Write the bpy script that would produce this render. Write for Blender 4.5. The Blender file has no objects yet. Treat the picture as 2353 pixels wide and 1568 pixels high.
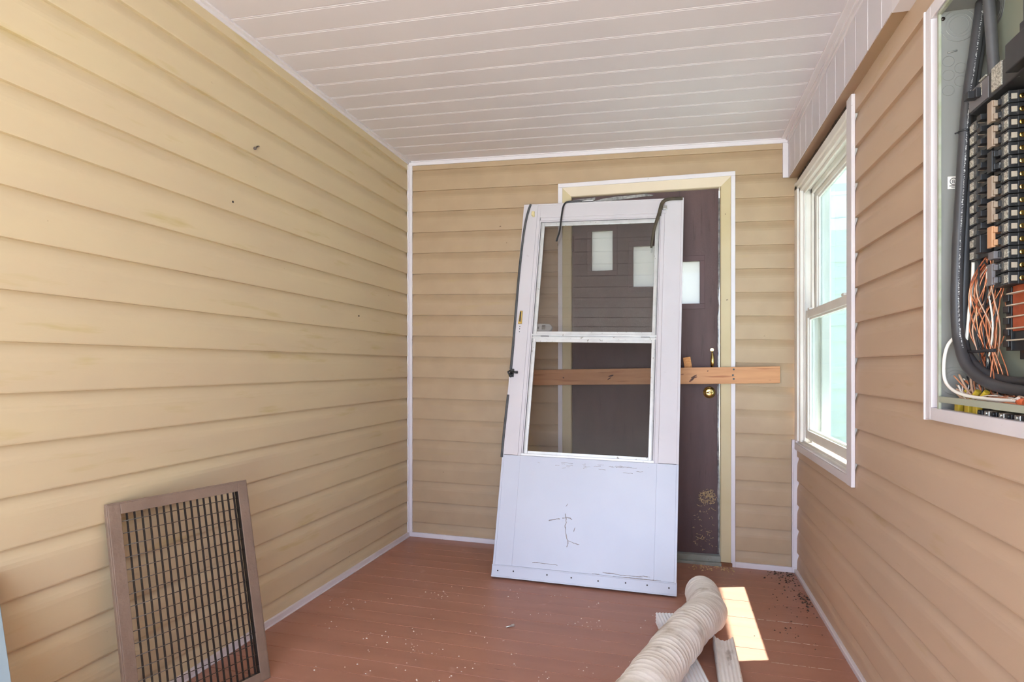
import bpy, bmesh, math, random
from mathutils import Vector, Matrix
random.seed(7)
C = bpy.context.scene.collection
SC = bpy.context.scene

# ------------------------------------------------------------------ camera, sky, sun, exposure
CAM_H = 1.0772
cam_data = bpy.data.cameras.new('camera')
cam_data.sensor_width = 36.0
cam_data.lens = 1440.66 / 2353 * 36.0
cam_data.shift_y = 0.0248
cam_data.clip_start = 0.01
cam = bpy.data.objects.new('camera', cam_data)
cam.location = (0, 0, CAM_H)
cam.rotation_euler = (math.pi / 2, 0, 0.2492)
C.objects.link(cam)
SC.camera = cam

world = bpy.data.worlds.new('sky')
SC.world = world
world.use_nodes = True
wn = world.node_tree.nodes
wn['Background'].inputs[0].default_value = (0.82, 0.985, 1.30, 1)
wn['Background'].inputs[1].default_value = 2.2

sun_data = bpy.data.lights.new('sun', 'SUN')
sun_data.energy = 40.0
sun_data.angle = 0.012
sun_data.color = (1.0, 0.96, 0.88)
sun = bpy.data.objects.new('sun', sun_data)
sun.rotation_euler = Vector((-0.414, -0.167, -1.0)).to_track_quat('-Z', 'Y').to_euler()
sun.location = (3, 5, 6)
C.objects.link(sun)

vs = SC.view_settings
vs.view_transform = 'Standard'
vs.look = 'None'
vs.gamma = 1.0
vs.use_curve_mapping = False
vs.exposure = 1.74
SC.cycles.use_denoising = True
SC.cycles.max_bounces = 10
SC.cycles.diffuse_bounces = 7
SC.cycles.transparent_max_bounces = 16
SC.cycles.caustics_reflective = False
SC.cycles.caustics_refractive = False

# ------------------------------------------------------------------ helpers
def lin(r, g, b):
    f = lambda c: (c / 255 / 12.92) if c / 255 <= 0.04045 else ((c / 255 + 0.055) / 1.055) ** 2.4
    return (f(r), f(g), f(b), 1.0)

def mat(name, c1, c2=None, scale=6.0, rough=0.55, metal=0.0, bump=0.0, bscale=60.0, stretch=(1, 1, 1),
        speck=None, coat=0.0, spec=0.5, detail=4.0):
    """principled material; colour varies between c1 and c2; speck = list of (colour, noise scale, threshold, softness, stretch)"""
    m = bpy.data.materials.new(name)
    m.use_nodes = True
    nt = m.node_tree
    n, l = nt.nodes, nt.links
    b = n['Principled BSDF']
    b.inputs['Roughness'].default_value = rough
    b.inputs['Metallic'].default_value = metal
    b.inputs['Specular IOR Level'].default_value = spec
    if coat:
        b.inputs['Coat Weight'].default_value = coat
    b.inputs['Base Color'].default_value = c1
    tc = n.new('ShaderNodeTexCoord')
    mp = n.new('ShaderNodeMapping')
    mp.inputs['Scale'].default_value = stretch
    l.new(tc.outputs['Object'], mp.inputs['Vector'])
    col = None
    if c2 is not None:
        t = n.new('ShaderNodeTexNoise')
        t.inputs['Scale'].default_value = scale
        t.inputs['Detail'].default_value = detail
        l.new(mp.outputs[0], t.inputs['Vector'])
        r = n.new('ShaderNodeValToRGB')
        r.color_ramp.elements[0].position = 0.35
        r.color_ramp.elements[1].position = 0.65
        r.color_ramp.elements[0].color = c1
        r.color_ramp.elements[1].color = c2
        l.new(t.outputs['Fac'], r.inputs['Fac'])
        col = r.outputs['Color']
    for sp in (speck or []):
        sc_, ss, th, soft, st = sp
        mp2 = n.new('ShaderNodeMapping')
        mp2.inputs['Scale'].default_value = st
        l.new(tc.outputs['Object'], mp2.inputs['Vector'])
        t = n.new('ShaderNodeTexNoise')
        t.inputs['Scale'].default_value = ss
        t.inputs['Detail'].default_value = 6.0
        l.new(mp2.outputs[0], t.inputs['Vector'])
        r = n.new('ShaderNodeValToRGB')
        r.color_ramp.elements[0].position = th
        r.color_ramp.elements[1].position = min(1.0, th + soft)
        l.new(t.outputs['Fac'], r.inputs['Fac'])
        mx = n.new('ShaderNodeMix')
        mx.data_type = 'RGBA'
        if col is None:
            mx.inputs[6].default_value = c1
        else:
            l.new(col, mx.inputs[6])
        mx.inputs[7].default_value = sc_
        l.new(r.outputs['Color'], mx.inputs[0])
        col = mx.outputs[2]
    if col is not None:
        l.new(col, b.inputs['Base Color'])
    if bump:
        t = n.new('ShaderNodeTexNoise')
        t.inputs['Scale'].default_value = bscale
        t.inputs['Detail'].default_value = 3.0
        l.new(mp.outputs[0], t.inputs['Vector'])
        bp = n.new('ShaderNodeBump')
        bp.inputs['Strength'].default_value = bump
        bp.inputs['Distance'].default_value = 0.004
        l.new(t.outputs['Fac'], bp.inputs['Height'])
        l.new(bp.outputs['Normal'], b.inputs['Normal'])
    return m

def glass(name, tint, refl=0.10, graz=0.25, milky=0.0, milk=(0.8, 0.85, 0.85, 1)):
    m = bpy.data.materials.new(name)
    m.use_nodes = True
    nt = m.node_tree
    n, l = nt.nodes, nt.links
    for x in list(n):
        n.remove(x)
    out = n.new('ShaderNodeOutputMaterial')
    tr = n.new('ShaderNodeBsdfTransparent')
    tr.inputs[0].default_value = tint
    gl = n.new('ShaderNodeBsdfGlossy')
    gl.inputs['Roughness'].default_value = 0.02
    gl.inputs['Color'].default_value = (1, 1, 1, 1)
    lw = n.new('ShaderNodeLayerWeight')
    lw.inputs['Blend'].default_value = 0.25
    mu = n.new('ShaderNodeMath')
    mu.operation = 'MULTIPLY'
    l.new(lw.outputs['Facing'], mu.inputs[0])
    mu.inputs[1].default_value = graz
    ad = n.new('ShaderNodeMath')
    ad.operation = 'ADD'
    l.new(mu.outputs[0], ad.inputs[0])
    ad.inputs[1].default_value = refl
    mx = n.new('ShaderNodeMixShader')
    l.new(ad.outputs[0], mx.inputs[0])
    l.new(tr.outputs[0], mx.inputs[1])
    l.new(gl.outputs[0], mx.inputs[2])
    last = mx
    if milky:
        df = n.new('ShaderNodeBsdfTranslucent')
        df.inputs[0].default_value = milk
        m2 = n.new('ShaderNodeMixShader')
        m2.inputs[0].default_value = milky
        l.new(mx.outputs[0], m2.inputs[1])
        l.new(df.outputs[0], m2.inputs[2])
        last = m2
    l.new(last.outputs[0], out.inputs['Surface'])
    return m

class MB:
    def __init__(s):
        s.v, s.f, s.sm = [], [], []
    def face(s, idx, smooth=False):
        s.f.append(tuple(idx)); s.sm.append(smooth)
    def quad(s, a, b, c, d, smooth=False):
        i = len(s.v)
        s.v += [tuple(a), tuple(b), tuple(c), tuple(d)]
        s.face((i, i + 1, i + 2, i + 3), smooth)
    def hexa(s, p):
        """8 corners: bottom loop 0-3, top loop 4-7"""
        i = len(s.v)
        s.v += [tuple(q) for q in p]
        for f in ((3, 2, 1, 0), (4, 5, 6, 7), (0, 1, 5, 4), (1, 2, 6, 5), (2, 3, 7, 6), (3, 0, 4, 7)):
            s.face([i + k for k in f])
    def box(s, x0, x1, y0, y1, z0, z1, slope=0.0, M=None):
        p = [(x0, y0, z0), (x1, y0, z0), (x1, y1, z0), (x0, y1, z0), (x0, y0, z1), (x1, y0, z1), (x1, y1, z1), (x0, y1, z1)]
        p = [(a, b, c - slope * a) for a, b, c in p]
        if M is not None:
            p = [tuple(M @ Vector(q)) for q in p]
        s.hexa(p)
    def prism(s, prof, fn, ts, closed=True, caps=True, smooth=False):
        """sweep a 2D profile; fn(a, b, t) -> xyz"""
        n = len(prof)
        i0 = len(s.v)
        for t in ts:
            for a, b in prof:
                s.v.append(tuple(fn(a, b, t)))
        for k in range(len(ts) - 1):
            for j in range(n if closed else n - 1):
                j2 = (j + 1) % n
                s.face((i0 + k * n + j, i0 + k * n + j2, i0 + (k + 1) * n + j2, i0 + (k + 1) * n + j), smooth)
        if caps and closed:
            s.face([i0 + j for j in range(n)][::-1])
            s.face([i0 + (len(ts) - 1) * n + j for j in range(n)])
    def tube(s, pts, r, n=10, caps=True, smooth=True, flat=1.0):
        pts = [Vector(p) for p in pts]
        rs = r if isinstance(r, (list, tuple)) else [r] * len(pts)
        up = None
        i0 = len(s.v)
        for k, p in enumerate(pts):
            t = (pts[min(k + 1, len(pts) - 1)] - pts[max(k - 1, 0)])
            if t.length < 1e-9:
                t = Vector((0, 0, 1))
            t.normalize()
            if up is None:
                up = Vector((0, 0, 1)) if abs(t.z) < 0.9 else Vector((0, 1, 0))
            a = t.cross(up)
            if a.length < 1e-6:
                a = t.cross(Vector((1, 0, 0)))
            a.normalize()
            b = a.cross(t).normalized()
            up = b
            for j in range(n):
                an = 2 * math.pi * j / n
                q = p + a * (math.cos(an) * rs[k]) + b * (math.sin(an) * rs[k] * flat)
                s.v.append(tuple(q))
        for k in range(len(pts) - 1):
            for j in range(n):
                j2 = (j + 1) % n
                s.face((i0 + k * n + j, i0 + k * n + j2, i0 + (k + 1) * n + j2, i0 + (k + 1) * n + j), smooth)
        if caps:
            s.face([i0 + j for j in range(n)][::-1])
            s.face([i0 + (len(pts) - 1) * n + j for j in range(n)])
    def ring(s, c, R, r, ax, n=28, m=6):
        """torus of radius R about axis ax"""
        c, ax = Vector(c), Vector(ax).normalized()
        u = ax.orthogonal().normalized()
        w = ax.cross(u)
        i0 = len(s.v)
        for k in range(n):
            A = 2 * math.pi * k / n
            d = u * math.cos(A) + w * math.sin(A)
            for j in range(m):
                B = 2 * math.pi * j / m
                s.v.append(tuple(c + d * (R + r * math.cos(B)) + ax * (r * math.sin(B))))
        for k in range(n):
            for j in range(m):
                s.face((i0 + k * m + j, i0 + ((k + 1) % n) * m + j, i0 + ((k + 1) % n) * m + (j + 1) % m, i0 + k * m + (j + 1) % m), True)
    def lathe(s, c, prof, ax=(0, 0, 1), n=24, smooth=True):
        """prof: (radius, height along ax)"""
        c, ax = Vector(c), Vector(ax).normalized()
        u = ax.orthogonal().normalized()
        w = ax.cross(u)
        i0 = len(s.v)
        for r, h in prof:
            for k in range(n):
                A = 2 * math.pi * k / n
                s.v.append(tuple(c + (u * math.cos(A) + w * math.sin(A)) * max(r, 1e-5) + ax * h))
        for k in range(len(prof) - 1):
            for j in range(n):
                j2 = (j + 1) % n
                s.face((i0 + k * n + j, i0 + k * n + j2, i0 + (k + 1) * n + j2, i0 + (k + 1) * n + j), smooth)
        s.face([i0 + j for j in range(n)][::-1])
        s.face([i0 + (len(prof) - 1) * n + j for j in range(n)])

def origin(o):
    v = Vector((0, 0, 0))
    while o is not None:
        v += o.location
        o = o.parent
    return v

def obj(name, mb, m, parent=None, bev=0.0, local=False, recalc=True):
    """link one mesh object; its coordinates are given in the world unless local"""
    me = bpy.data.meshes.new(name)
    off = origin(parent) if (parent is not None and not local) else Vector((0, 0, 0))
    me.from_pydata([tuple(Vector(q) - off) for q in mb.v], [], mb.f)
    me.polygons.foreach_set('use_smooth', mb.sm)
    if recalc:
        bm = bmesh.new()
        bm.from_mesh(me)
        bmesh.ops.recalc_face_normals(bm, faces=bm.faces)
        bm.to_mesh(me)
        bm.free()
    me.materials.append(m)
    me.update()
    o = bpy.data.objects.new(name, me)
    C.objects.link(o)
    if parent is not None:
        o.parent = parent
    if bev:
        md = o.modifiers.new('bevel', 'BEVEL')
        md.width = bev
        md.segments = 2
        md.limit_method = 'ANGLE'
        md.angle_limit = math.radians(40)
    return o

def struct(name, mb, m, bev=0.0, parent=None):
    o = obj(name, mb, m, parent, bev)
    if parent is None:
        o['kind'] = 'structure'
    return o

def tag(o, label, cat, group=None, kind=None):
    o['label'] = label
    o['category'] = cat
    if group:
        o['group'] = group
    if kind:
        o['kind'] = kind
    return o

def thing(name, label, cat, loc, group=None, M=None):
    o = bpy.data.objects.new(name, None)
    o.empty_display_size = 0.05
    C.objects.link(o)
    if M is not None:
        o.matrix_world = M
    else:
        o.location = loc
    return tag(o, label, cat, group)

def smooth_path(P, n=8):
    P = [Vector(p) for p in P]
    out = []
    for i in range(len(P) - 1):
        p0, p1, p2, p3 = P[max(i - 1, 0)], P[i], P[i + 1], P[min(i + 2, len(P) - 1)]
        for k in range(n):
            t = k / n
            out.append(0.5 * ((2 * p1) + (p2 - p0) * t + (2 * p0 - 5 * p1 + 4 * p2 - p3) * t * t + (3 * p1 - p0 - 3 * p2 + p3) * t ** 3))
    out.append(P[-1])
    return out

# ------------------------------------------------------------------ materials
M_side_l = mat('siding_left', lin(201, 182, 150), lin(205, 187, 152), 1.6, 0.5, speck=[(lin(186, 166, 112), 3.0, 0.62, 0.2, (1, 1, 7)), (lin(120, 100, 70), 30, 0.76, 0.03, (1, 1, 1))], bump=0.05, bscale=90, stretch=(1, 1, 6))  # one siding on three walls; their differing light is put into the colours
M_side_b = mat('siding_back', lin(169, 144, 115), lin(174, 149, 119), 1.6, 0.5, speck=[(lin(172, 148, 104), 3.0, 0.64, 0.2, (1, 1, 7)), (lin(110, 85, 60), 30, 0.76, 0.03, (1, 1, 1))], bump=0.05, bscale=90, stretch=(6, 1, 6))  # same siding, darkened to stand for the dimmer light on the back wall
M_side_r = mat('siding_right', lin(188, 161, 137), lin(193, 166, 141), 1.6, 0.5, speck=[(lin(178, 148, 104), 3.0, 0.63, 0.2, (1, 1, 7)), (lin(110, 85, 60), 34, 0.74, 0.03, (1, 1, 1))], bump=0.05, bscale=90, stretch=(1, 1, 6))  # same siding, toned down in colour for the light on the right wall
M_white = mat('white_vinyl', lin(212, 205, 210), lin(218, 212, 216), 5, 0.45, speck=[(lin(150, 140, 130), 60, 0.72, 0.06, (1, 1, 1))])
M_soffit = mat('soffit_vinyl', lin(206, 199, 206), lin(211, 204, 210), 2.0, 0.5, speck=[(lin(120, 110, 105), 45, 0.785, 0.02, (1, 1, 1))])
M_win = mat('window_vinyl', lin(222, 218, 212), lin(230, 227, 222), 7, 0.4, speck=[(lin(120, 112, 100), 40, 0.72, 0.05, (1, 1, 1))])
M_floor = mat('floor_paint', lin(162, 114, 96), lin(170, 121, 102), 3.0, 0.42, bump=0.12, bscale=40, stretch=(0.6, 4, 1),
              speck=[(lin(186, 142, 126), 14, 0.66, 0.14, (1, 1, 1)), (lin(214, 190, 178), 90, 0.735, 0.03, (1, 2, 1)), (lin(92, 58, 50), 26, 0.72, 0.08, (0.4, 3, 1))])
M_dark = mat('dark_gap', lin(40, 30, 26), rough=0.9)
M_cream = mat('cream_trim', lin(190, 172, 132), lin(196, 180, 144), 4, 0.5, speck=[(lin(90, 65, 40), 26, 0.755, 0.02, (1, 1, 1))])
M_cream_lit = mat('cream_trim_lit', lin(206, 188, 164), lin(210, 194, 170), 4, 0.5, speck=[(lin(90, 65, 40), 30, 0.765, 0.02, (1, 1, 1))])  # same cream casing; the lighter look of the sloped head is painted in
M_door = mat('brown_door_paint', lin(80, 58, 58), lin(88, 65, 64), 4, 0.6, bump=0.25, bscale=120, stretch=(6, 6, 1), speck=[(lin(64, 42, 42), 10, 0.6, 0.2, (5, 5, 0.6)), (lin(190, 165, 150), 70, 0.775, 0.02, (1, 1, 1))])
M_doorf = mat('brown_frame_paint', lin(80, 54, 54), lin(86, 58, 58), 5, 0.55)
M_grey = mat('grey_weatherstrip', lin(172, 170, 168), lin(110, 108, 108), 40, 0.7)
M_thresh = mat('grey_threshold', lin(150, 150, 142), lin(128, 126, 116), 14, 0.6, speck=[(lin(90, 70, 55), 40, 0.66, 0.05, (1, 1, 1))])
M_brass = mat('brass', lin(226, 190, 104), lin(238, 214, 150), 20, 0.22, 1.0)
M_wood = mat('pine_board', lin(186, 130, 86), lin(200, 144, 98), 3.0, 0.55, stretch=(1.2, 6, 14), speck=[(lin(160, 98, 58), 5, 0.58, 0.12, (0.8, 6, 12)), (lin(120, 64, 36), 9, 0.73, 0.05, (1, 1, 2.2))])
M_endgrain = mat('end_grain', lin(222, 160, 98), lin(190, 122, 66), 60, 0.6, stretch=(1, 1, 2.5))
M_knot = mat('wood_knot', lin(70, 40, 28), lin(120, 72, 46), 40, 0.6)
M_alu = mat('white_aluminium', lin(202, 197, 202), lin(208, 203, 208), 3, 0.38, speck=[(lin(150, 140, 138), 9, 0.70, 0.10, (1, 1, 1)), (lin(90, 80, 76), 55, 0.755, 0.02, (1, 1, 1))])
M_kick = mat('kick_aluminium', lin(190, 194, 208), lin(195, 199, 212), 3, 0.33, speck=[(lin(170, 164, 166), 6, 0.69, 0.12, (1, 1, 1)), (lin(95, 88, 84), 50, 0.765, 0.02, (1, 1, 1))])  # white aluminium with the blue of the sky light put into its colour
M_scuff = mat('scuff', lin(128, 118, 116), lin(170, 160, 158), 80, 0.8)
M_sash = mat('sash_aluminium', lin(200, 200, 200), lin(212, 212, 212), 18, 0.35, 0.25, speck=[(lin(140, 134, 124), 60, 0.66, 0.06, (1, 1, 1))])
M_rubber = mat('dark_rubber', lin(84, 84, 86), lin(70, 70, 72), 40, 0.7)
M_rubber2 = mat('brown_rubber', lin(84, 74, 58), lin(62, 54, 42), 30, 0.65)
M_black = mat('black_plastic', lin(34, 34, 36), lin(44, 44, 47), 30, 0.35)
M_tan = mat('tan_plastic', lin(216, 200, 150), rough=0.5)
M_ltgrey = mat('light_grey_plastic', lin(214, 216, 218), lin(200, 203, 206), 12, 0.35)
M_sglass = glass('storm_glass', (0.80, 0.79, 0.78, 1), 0.07, 0.14)
M_sglass2 = glass('screened_storm_glass', (0.78, 0.77, 0.77, 1), 0.010, 0.02)
M_wglass = glass('window_glass', (0.385, 0.43, 0.432, 1), 0.02, 0.1)
M_lite = glass('frosted_glass', (0.29, 0.275, 0.245, 1), 0.03, 0.1, 0.35, (0.42, 0.42, 0.40, 1))
M_grille = mat('brown_grille_paint', lin(118, 98, 84), lin(128, 107, 92), 10, 0.45, bump=0.6, bscale=70, speck=[(lin(70, 58, 52), 40, 0.70, 0.05, (1, 1, 1))])
M_bar = mat('dark_grille_bar', lin(26, 23, 22), lin(36, 31, 29), 20, 0.45)
M_wire = mat('grille_wire', lin(82, 70, 60), lin(58, 50, 44), 20, 0.4, 0.4)
M_pipe = mat('dirty_white_hose', lin(238, 234, 228), lin(226, 220, 212), 5, 0.7, bump=0.25, bscale=50, speck=[(lin(182, 170, 154), 9, 0.58, 0.14, (1, 1, 1)), (lin(110, 100, 88), 60, 0.73, 0.03, (1, 1, 1))])
M_spout = mat('white_downspout', lin(236, 237, 240), lin(232, 233, 236), 6, 0.4, speck=[(lin(150, 142, 130), 30, 0.70, 0.08, (1, 0.4, 1)), (lin(90, 80, 70), 80, 0.74, 0.03, (1, 1, 1))])
M_spout2 = mat('grimy_downspout', lin(234, 231, 228), lin(218, 213, 208), 8, 0.45, speck=[(lin(120, 108, 96), 22, 0.60, 0.12, (1, 0.3, 1)), (lin(70, 60, 50), 70, 0.70, 0.04, (1, 1, 1))])
M_beam = mat('brown_beam_board', lin(168, 142, 112), lin(158, 124, 104), 1.3, 0.6, bump=0.2, bscale=30, stretch=(1, 0.6, 1), speck=[(lin(230, 220, 205), 26, 0.77, 0.02, (1, 1, 1)), (lin(86, 62, 48), 12, 0.70, 0.06, (1, 1, 1))])
M_rotten = mat('rotten_wood', lin(84, 62, 44), lin(52, 38, 28), 30, 0.9, bump=0.6, bscale=60)
M_blue = mat('blue_grey_board', lin(150, 168, 178), rough=0.5)
M_box = mat('grey_enamel', lin(128, 127, 124), lin(134, 133, 130), 3, 0.42)
M_back = mat('pale_green_enamel', lin(160, 164, 148), lin(166, 170, 154), 3, 0.45)
M_lip = mat('galvanised_edge', lin(168, 170, 158), lin(150, 156, 130), 30, 0.5)
M_raw = mat('raw_wood', lin(150, 98, 64), lin(110, 72, 48), 20, 0.8)
M_cable = mat('black_cable', lin(58, 57, 60), lin(64, 63, 66), 20, 0.42)
M_cableg = mat('grey_cable', lin(92, 91, 94), lin(84, 83, 86), 20, 0.45)
M_print = mat('cable_print', lin(190, 190, 190), rough=0.6)
M_copper = mat('copper_wire', lin(206, 120, 84), lin(232, 160, 122), 30, 0.3, 0.6)
M_copper2 = mat('copper_bus', lin(214, 106, 62), lin(190, 88, 50), 40, 0.35, 0.5)
M_whitewire = mat('white_wire', lin(236, 230, 222), rough=0.4)
M_blackwire = mat('black_wire', lin(46, 46, 50), rough=0.4)
M_beigewire = mat('beige_wire', lin(206, 170, 146), rough=0.45)
M_brk = mat('breaker_plastic', lin(44, 44, 46), lin(56, 56, 58), 60, 0.38, speck=[(lin(120, 120, 118), 120, 0.66, 0.05, (1, 1, 1))])
M_brkface = mat('breaker_face', lin(120, 118, 114), lin(70, 70, 70), 220, 0.5)
M_label = mat('printed_label', lin(206, 202, 190), lin(120, 116, 108), 260, 0.6)
M_tie = mat('tan_handle_tie', lin(150, 132, 116), lin(160, 142, 126), 20, 0.5)
M_tie2 = mat('orange_handle_tie', lin(196, 148, 112), rough=0.5)
M_tie3 = mat('grey_handle_tie', lin(112, 108, 112), rough=0.5)
M_term = mat('screw_terminal', lin(226, 214, 196), rough=0.35, metal=0.3)
M_steel = mat('zinc', lin(200, 200, 196), rough=0.3, metal=0.9)
M_yellow = mat('yellow_sheath', lin(214, 186, 60), lin(190, 160, 40), 30, 0.5)
M_orange = mat('orange_wire_nut', lin(224, 110, 66), rough=0.45)
M_sticker = mat('white_sticker', lin(232, 226, 220), rough=0.5)
M_ink = mat('ink', lin(30, 30, 32), rough=0.6)
M_steelnail = mat('dark_steel', lin(60, 50, 46), rough=0.4, metal=0.6)
M_bolt = mat('bolt_zinc', lin(200, 198, 194), rough=0.35, metal=0.7)
M_grass = mat('dried_grass', lin(206, 178, 136), lin(186, 156, 112), 60, 0.8)
M_dirt = mat('dirt', lin(52, 40, 34), lin(84, 62, 48), 80, 0.9)
M_chip = mat('paint_flakes', lin(226, 214, 202), lin(196, 176, 160), 80, 0.7)
M_ext = mat('neighbour_siding', lin(214, 222, 214), lin(220, 228, 220), 3, 0.6)
M_ext_w = mat('neighbour_white', lin(240, 242, 240), rough=0.5)
M_ground = mat('outside_ground', lin(150, 156, 150), lin(160, 165, 158), 2, 0.9)
M_roof = mat('roof_boards', lin(200, 195, 190), rough=0.8)

# ------------------------------------------------------------------ the porch shell
XL, XR, YB = -1.5692, 0.6413, 3.5863      # faces of the left, right and back wall siding
SL = 0.0213                                # the porch sags towards the right
E = 0.127                                  # siding exposure
Y0 = -1.2                                  # unseen end, assumed open to admit sky light; depth set for its falloff
ZC = 2.300

COURSE = [(0.0, 0.0005), (-0.008, 0.0022), (-0.018, 0.0056), (-0.028, 0.0092), (-0.038, 0.0118), (-0.050, 0.0132), (-0.1225, 0.0140), (-0.1262, 0.0132), (-0.127, 0.000)]

def clip_poly(P, lo, hi):
    """part of a polyline (z falling, d) between lo and hi"""
    out = []
    for i in range(len(P) - 1):
        (z1, d1), (z2, d2) = P[i], P[i + 1]
        if z1 <= lo and z2 <= lo or z1 >= hi and z2 >= hi:
            continue
        def at(z):
            t = 0 if abs(z2 - z1) < 1e-9 else (z - z1) / (z2 - z1)
            return (z, d1 + (d2 - d1) * t)
        a = (z1, d1) if z1 <= hi else at(hi)
        b = (z2, d2) if z2 >= lo else at(lo)
        if not out or out[-1] != a:
            out.append(a)
        out.append(b)
    return out

def siding(name, P, u0, u1, zref, zbot, ztop, holes, m):
    """P(u, z, d): d = outwards from the recess of the laps"""
    prof = []
    k = -4
    while True:
        zt = zref - E * k
        if zt - E < zbot - 0.3:
            break
        for dz, d in COURSE:
            prof.append((zt + dz, d))
        k += 1
    cuts = sorted({u0, u1} | {h[0] for h in holes if u0 < h[0] < u1} | {h[1] for h in holes if u0 < h[1] < u1})
    mb = MB()
    for a, b in zip(cuts[:-1], cuts[1:]):
        mid = (a + b) / 2
        iv = [(zbot, ztop)]
        for h in holes:
            if h[0] <= mid <= h[1]:
                niv = []
                for lo, hi in iv:
                    if h[2] > lo:
                        niv.append((lo, min(hi, h[2])))
                    if h[3] < hi:
                        niv.append((max(lo, h[3]), hi))
                iv = [q for q in niv if q[1] - q[0] > 1e-4]
        for lo, hi in iv:
            pl = clip_poly(prof, lo, hi)
            i0 = len(mb.v)
            for z, d in pl:
                mb.v.append(tuple(P(a, z, d)))
                mb.v.append(tuple(P(b, z, d)))
            for j in range(len(pl) - 1):
                mb.face((i0 + 2 * j, i0 + 2 * j + 1, i0 + 2 * j + 3, i0 + 2 * j + 2))
            mb.hexa([P(a, lo, -0.10), P(b, lo, -0.10), P(b, lo, 0.001), P(a, lo, 0.001), P(a, hi, -0.10), P(b, hi, -0.10), P(b, hi, 0.001), P(a, hi, 0.001)])
    o = obj(name, mb, m, recalc=False)
    o['kind'] = 'structure'
    return o

PL = lambda u, z, d: (XL - 0.014 + d, u, z)
PB = lambda u, z, d: (u, YB + 0.014 - d, z - SL * u)
PR = lambda u, z, d: (XR + 0.014 - d, u, z)
DOOR_H = (-0.612, 0.310, -0.30, 2.108)
WIN_H = (2.515, 3.66, 0.655, 2.10)
PAN_H = (1.318, 1.775, 0.962, 1.945)
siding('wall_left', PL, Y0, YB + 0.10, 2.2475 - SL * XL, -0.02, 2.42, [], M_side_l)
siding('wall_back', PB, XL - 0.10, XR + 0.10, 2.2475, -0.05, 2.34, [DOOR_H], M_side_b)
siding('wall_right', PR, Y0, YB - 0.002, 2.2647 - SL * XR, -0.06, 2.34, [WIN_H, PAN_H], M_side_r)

# floor: painted boards running across the porch
mb = MB()
bw = 0.1016
y = 2.46 - bw * 40
while y < YB + 0.12:
    if y > Y0 - 0.1:
        g = 0.0008 + 0.0007 * random.random()
        h = random.uniform(-0.0006, 0.0006)
        prof = [(y + g, -0.03), (y + g, h - 0.0006), (y + g + 0.0006, h), (y + bw - g - 0.0006, h), (y + bw - g, h - 0.0006), (y + bw - g, -0.03)]
        mb.prism(prof, lambda a, b, t: (t, a, b - SL * t), [XL - 0.1, XR + 0.12])
    y += bw
mb.box(XL - 0.1, XR + 0.12, Y0 - 0.1, YB + 0.12, -0.08, -0.016, SL)
struct('floor', mb, M_floor)

# ceiling: grooved vinyl soffit panels running across, and the roof deck above
mb = MB()
prof = []
y = 2.0845 - 0.1368 * 24
gz = ZC
while y < YB + 0.15:
    prof += [(y - 0.006, gz), (y - 0.0035, gz + 0.006), (y + 0.0005, gz + 0.006), (y + 0.002, gz + 0.0008), (y + 0.009, gz + 0.0008), (y + 0.010, gz)]
    y += 0.1368
prof = [(a, b) for a, b in prof if Y0 - 0.15 < a]
mb.prism(prof, lambda a, b, t: (t, a, b - SL * t), [XL - 0.1, XR + 0.10], closed=False, caps=False)
o = obj('ceiling', mb, M_soffit, recalc=False)
o['kind'] = 'structure'
mb = MB()
mb.box(XL - 0.45, 1.21, Y0 - 0.45, YB + 0.45, 2.36, 2.46)
struct('trim_1', mb, M_roof)              # roof deck and eaves

# trims: ceiling, corners, base
def trim(n, boxes, m=M_white, bev=0.002):
    mb = MB()
    for b in boxes:
        mb.box(*b)
    return struct('trim_%d' % n, mb, m, bev)

cz = ZC
trim(2, [(XL - 0.005, XL + 0.022, Y0, YB, cz - 0.006, cz + 0.004, SL), (XL - 0.002, XL + 0.006, Y0, YB, cz - 0.016, cz + 0.004, SL)])
trim(3, [(XL, 0.60, YB - 0.010, YB + 0.003, cz - 0.024, cz + 0.004, SL), (XL, 0.60, YB - 0.018, YB, cz - 0.004, cz + 0.004, SL)])
trim(4, [(XL - 0.004, XL + 0.026, YB - 0.008, YB + 0.003, 0.02, cz - 0.02 - SL * XL), (XL - 0.004, XL + 0.007, YB - 0.018, YB + 0.003, 0.02, cz - 0.02 - SL * XL)])
trim(5, [(0.616, XR + 0.01, YB - 0.009, YB + 0.003, -0.01, 0.690), (0.616, 0.622, YB - 0.014, YB + 0.003, -0.01, 0.690)])
trim(6, [(0.572, 0.5995, YB - 0.0115, YB + 0.003, 2.078, 2.263)])

mb = MB()
mb.box(XL - 0.003, XL + 0.010, Y0, YB - 0.0, 0.0, 0.026, SL)
mb.box(XL - 0.003, XL + 0.016, Y0, YB - 0.0, 0.0, 0.005, SL)
struct('baseboard_left', mb, M_white, 0.002)
mb = MB()
mb.box(XL, -0.640, YB - 0.012, YB + 0.003, 0.0, 0.028, SL)
mb.box(0.333, XR, YB - 0.012, YB + 0.003, -0.002, 0.028, SL)
struct('baseboard_back', mb, M_white, 0.002)
mb = MB()
mb.box(XR - 0.014, XR + 0.003, Y0, YB, -0.001, 0.020, SL)
struct('baseboard_right', mb, M_white, 0.003)

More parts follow.
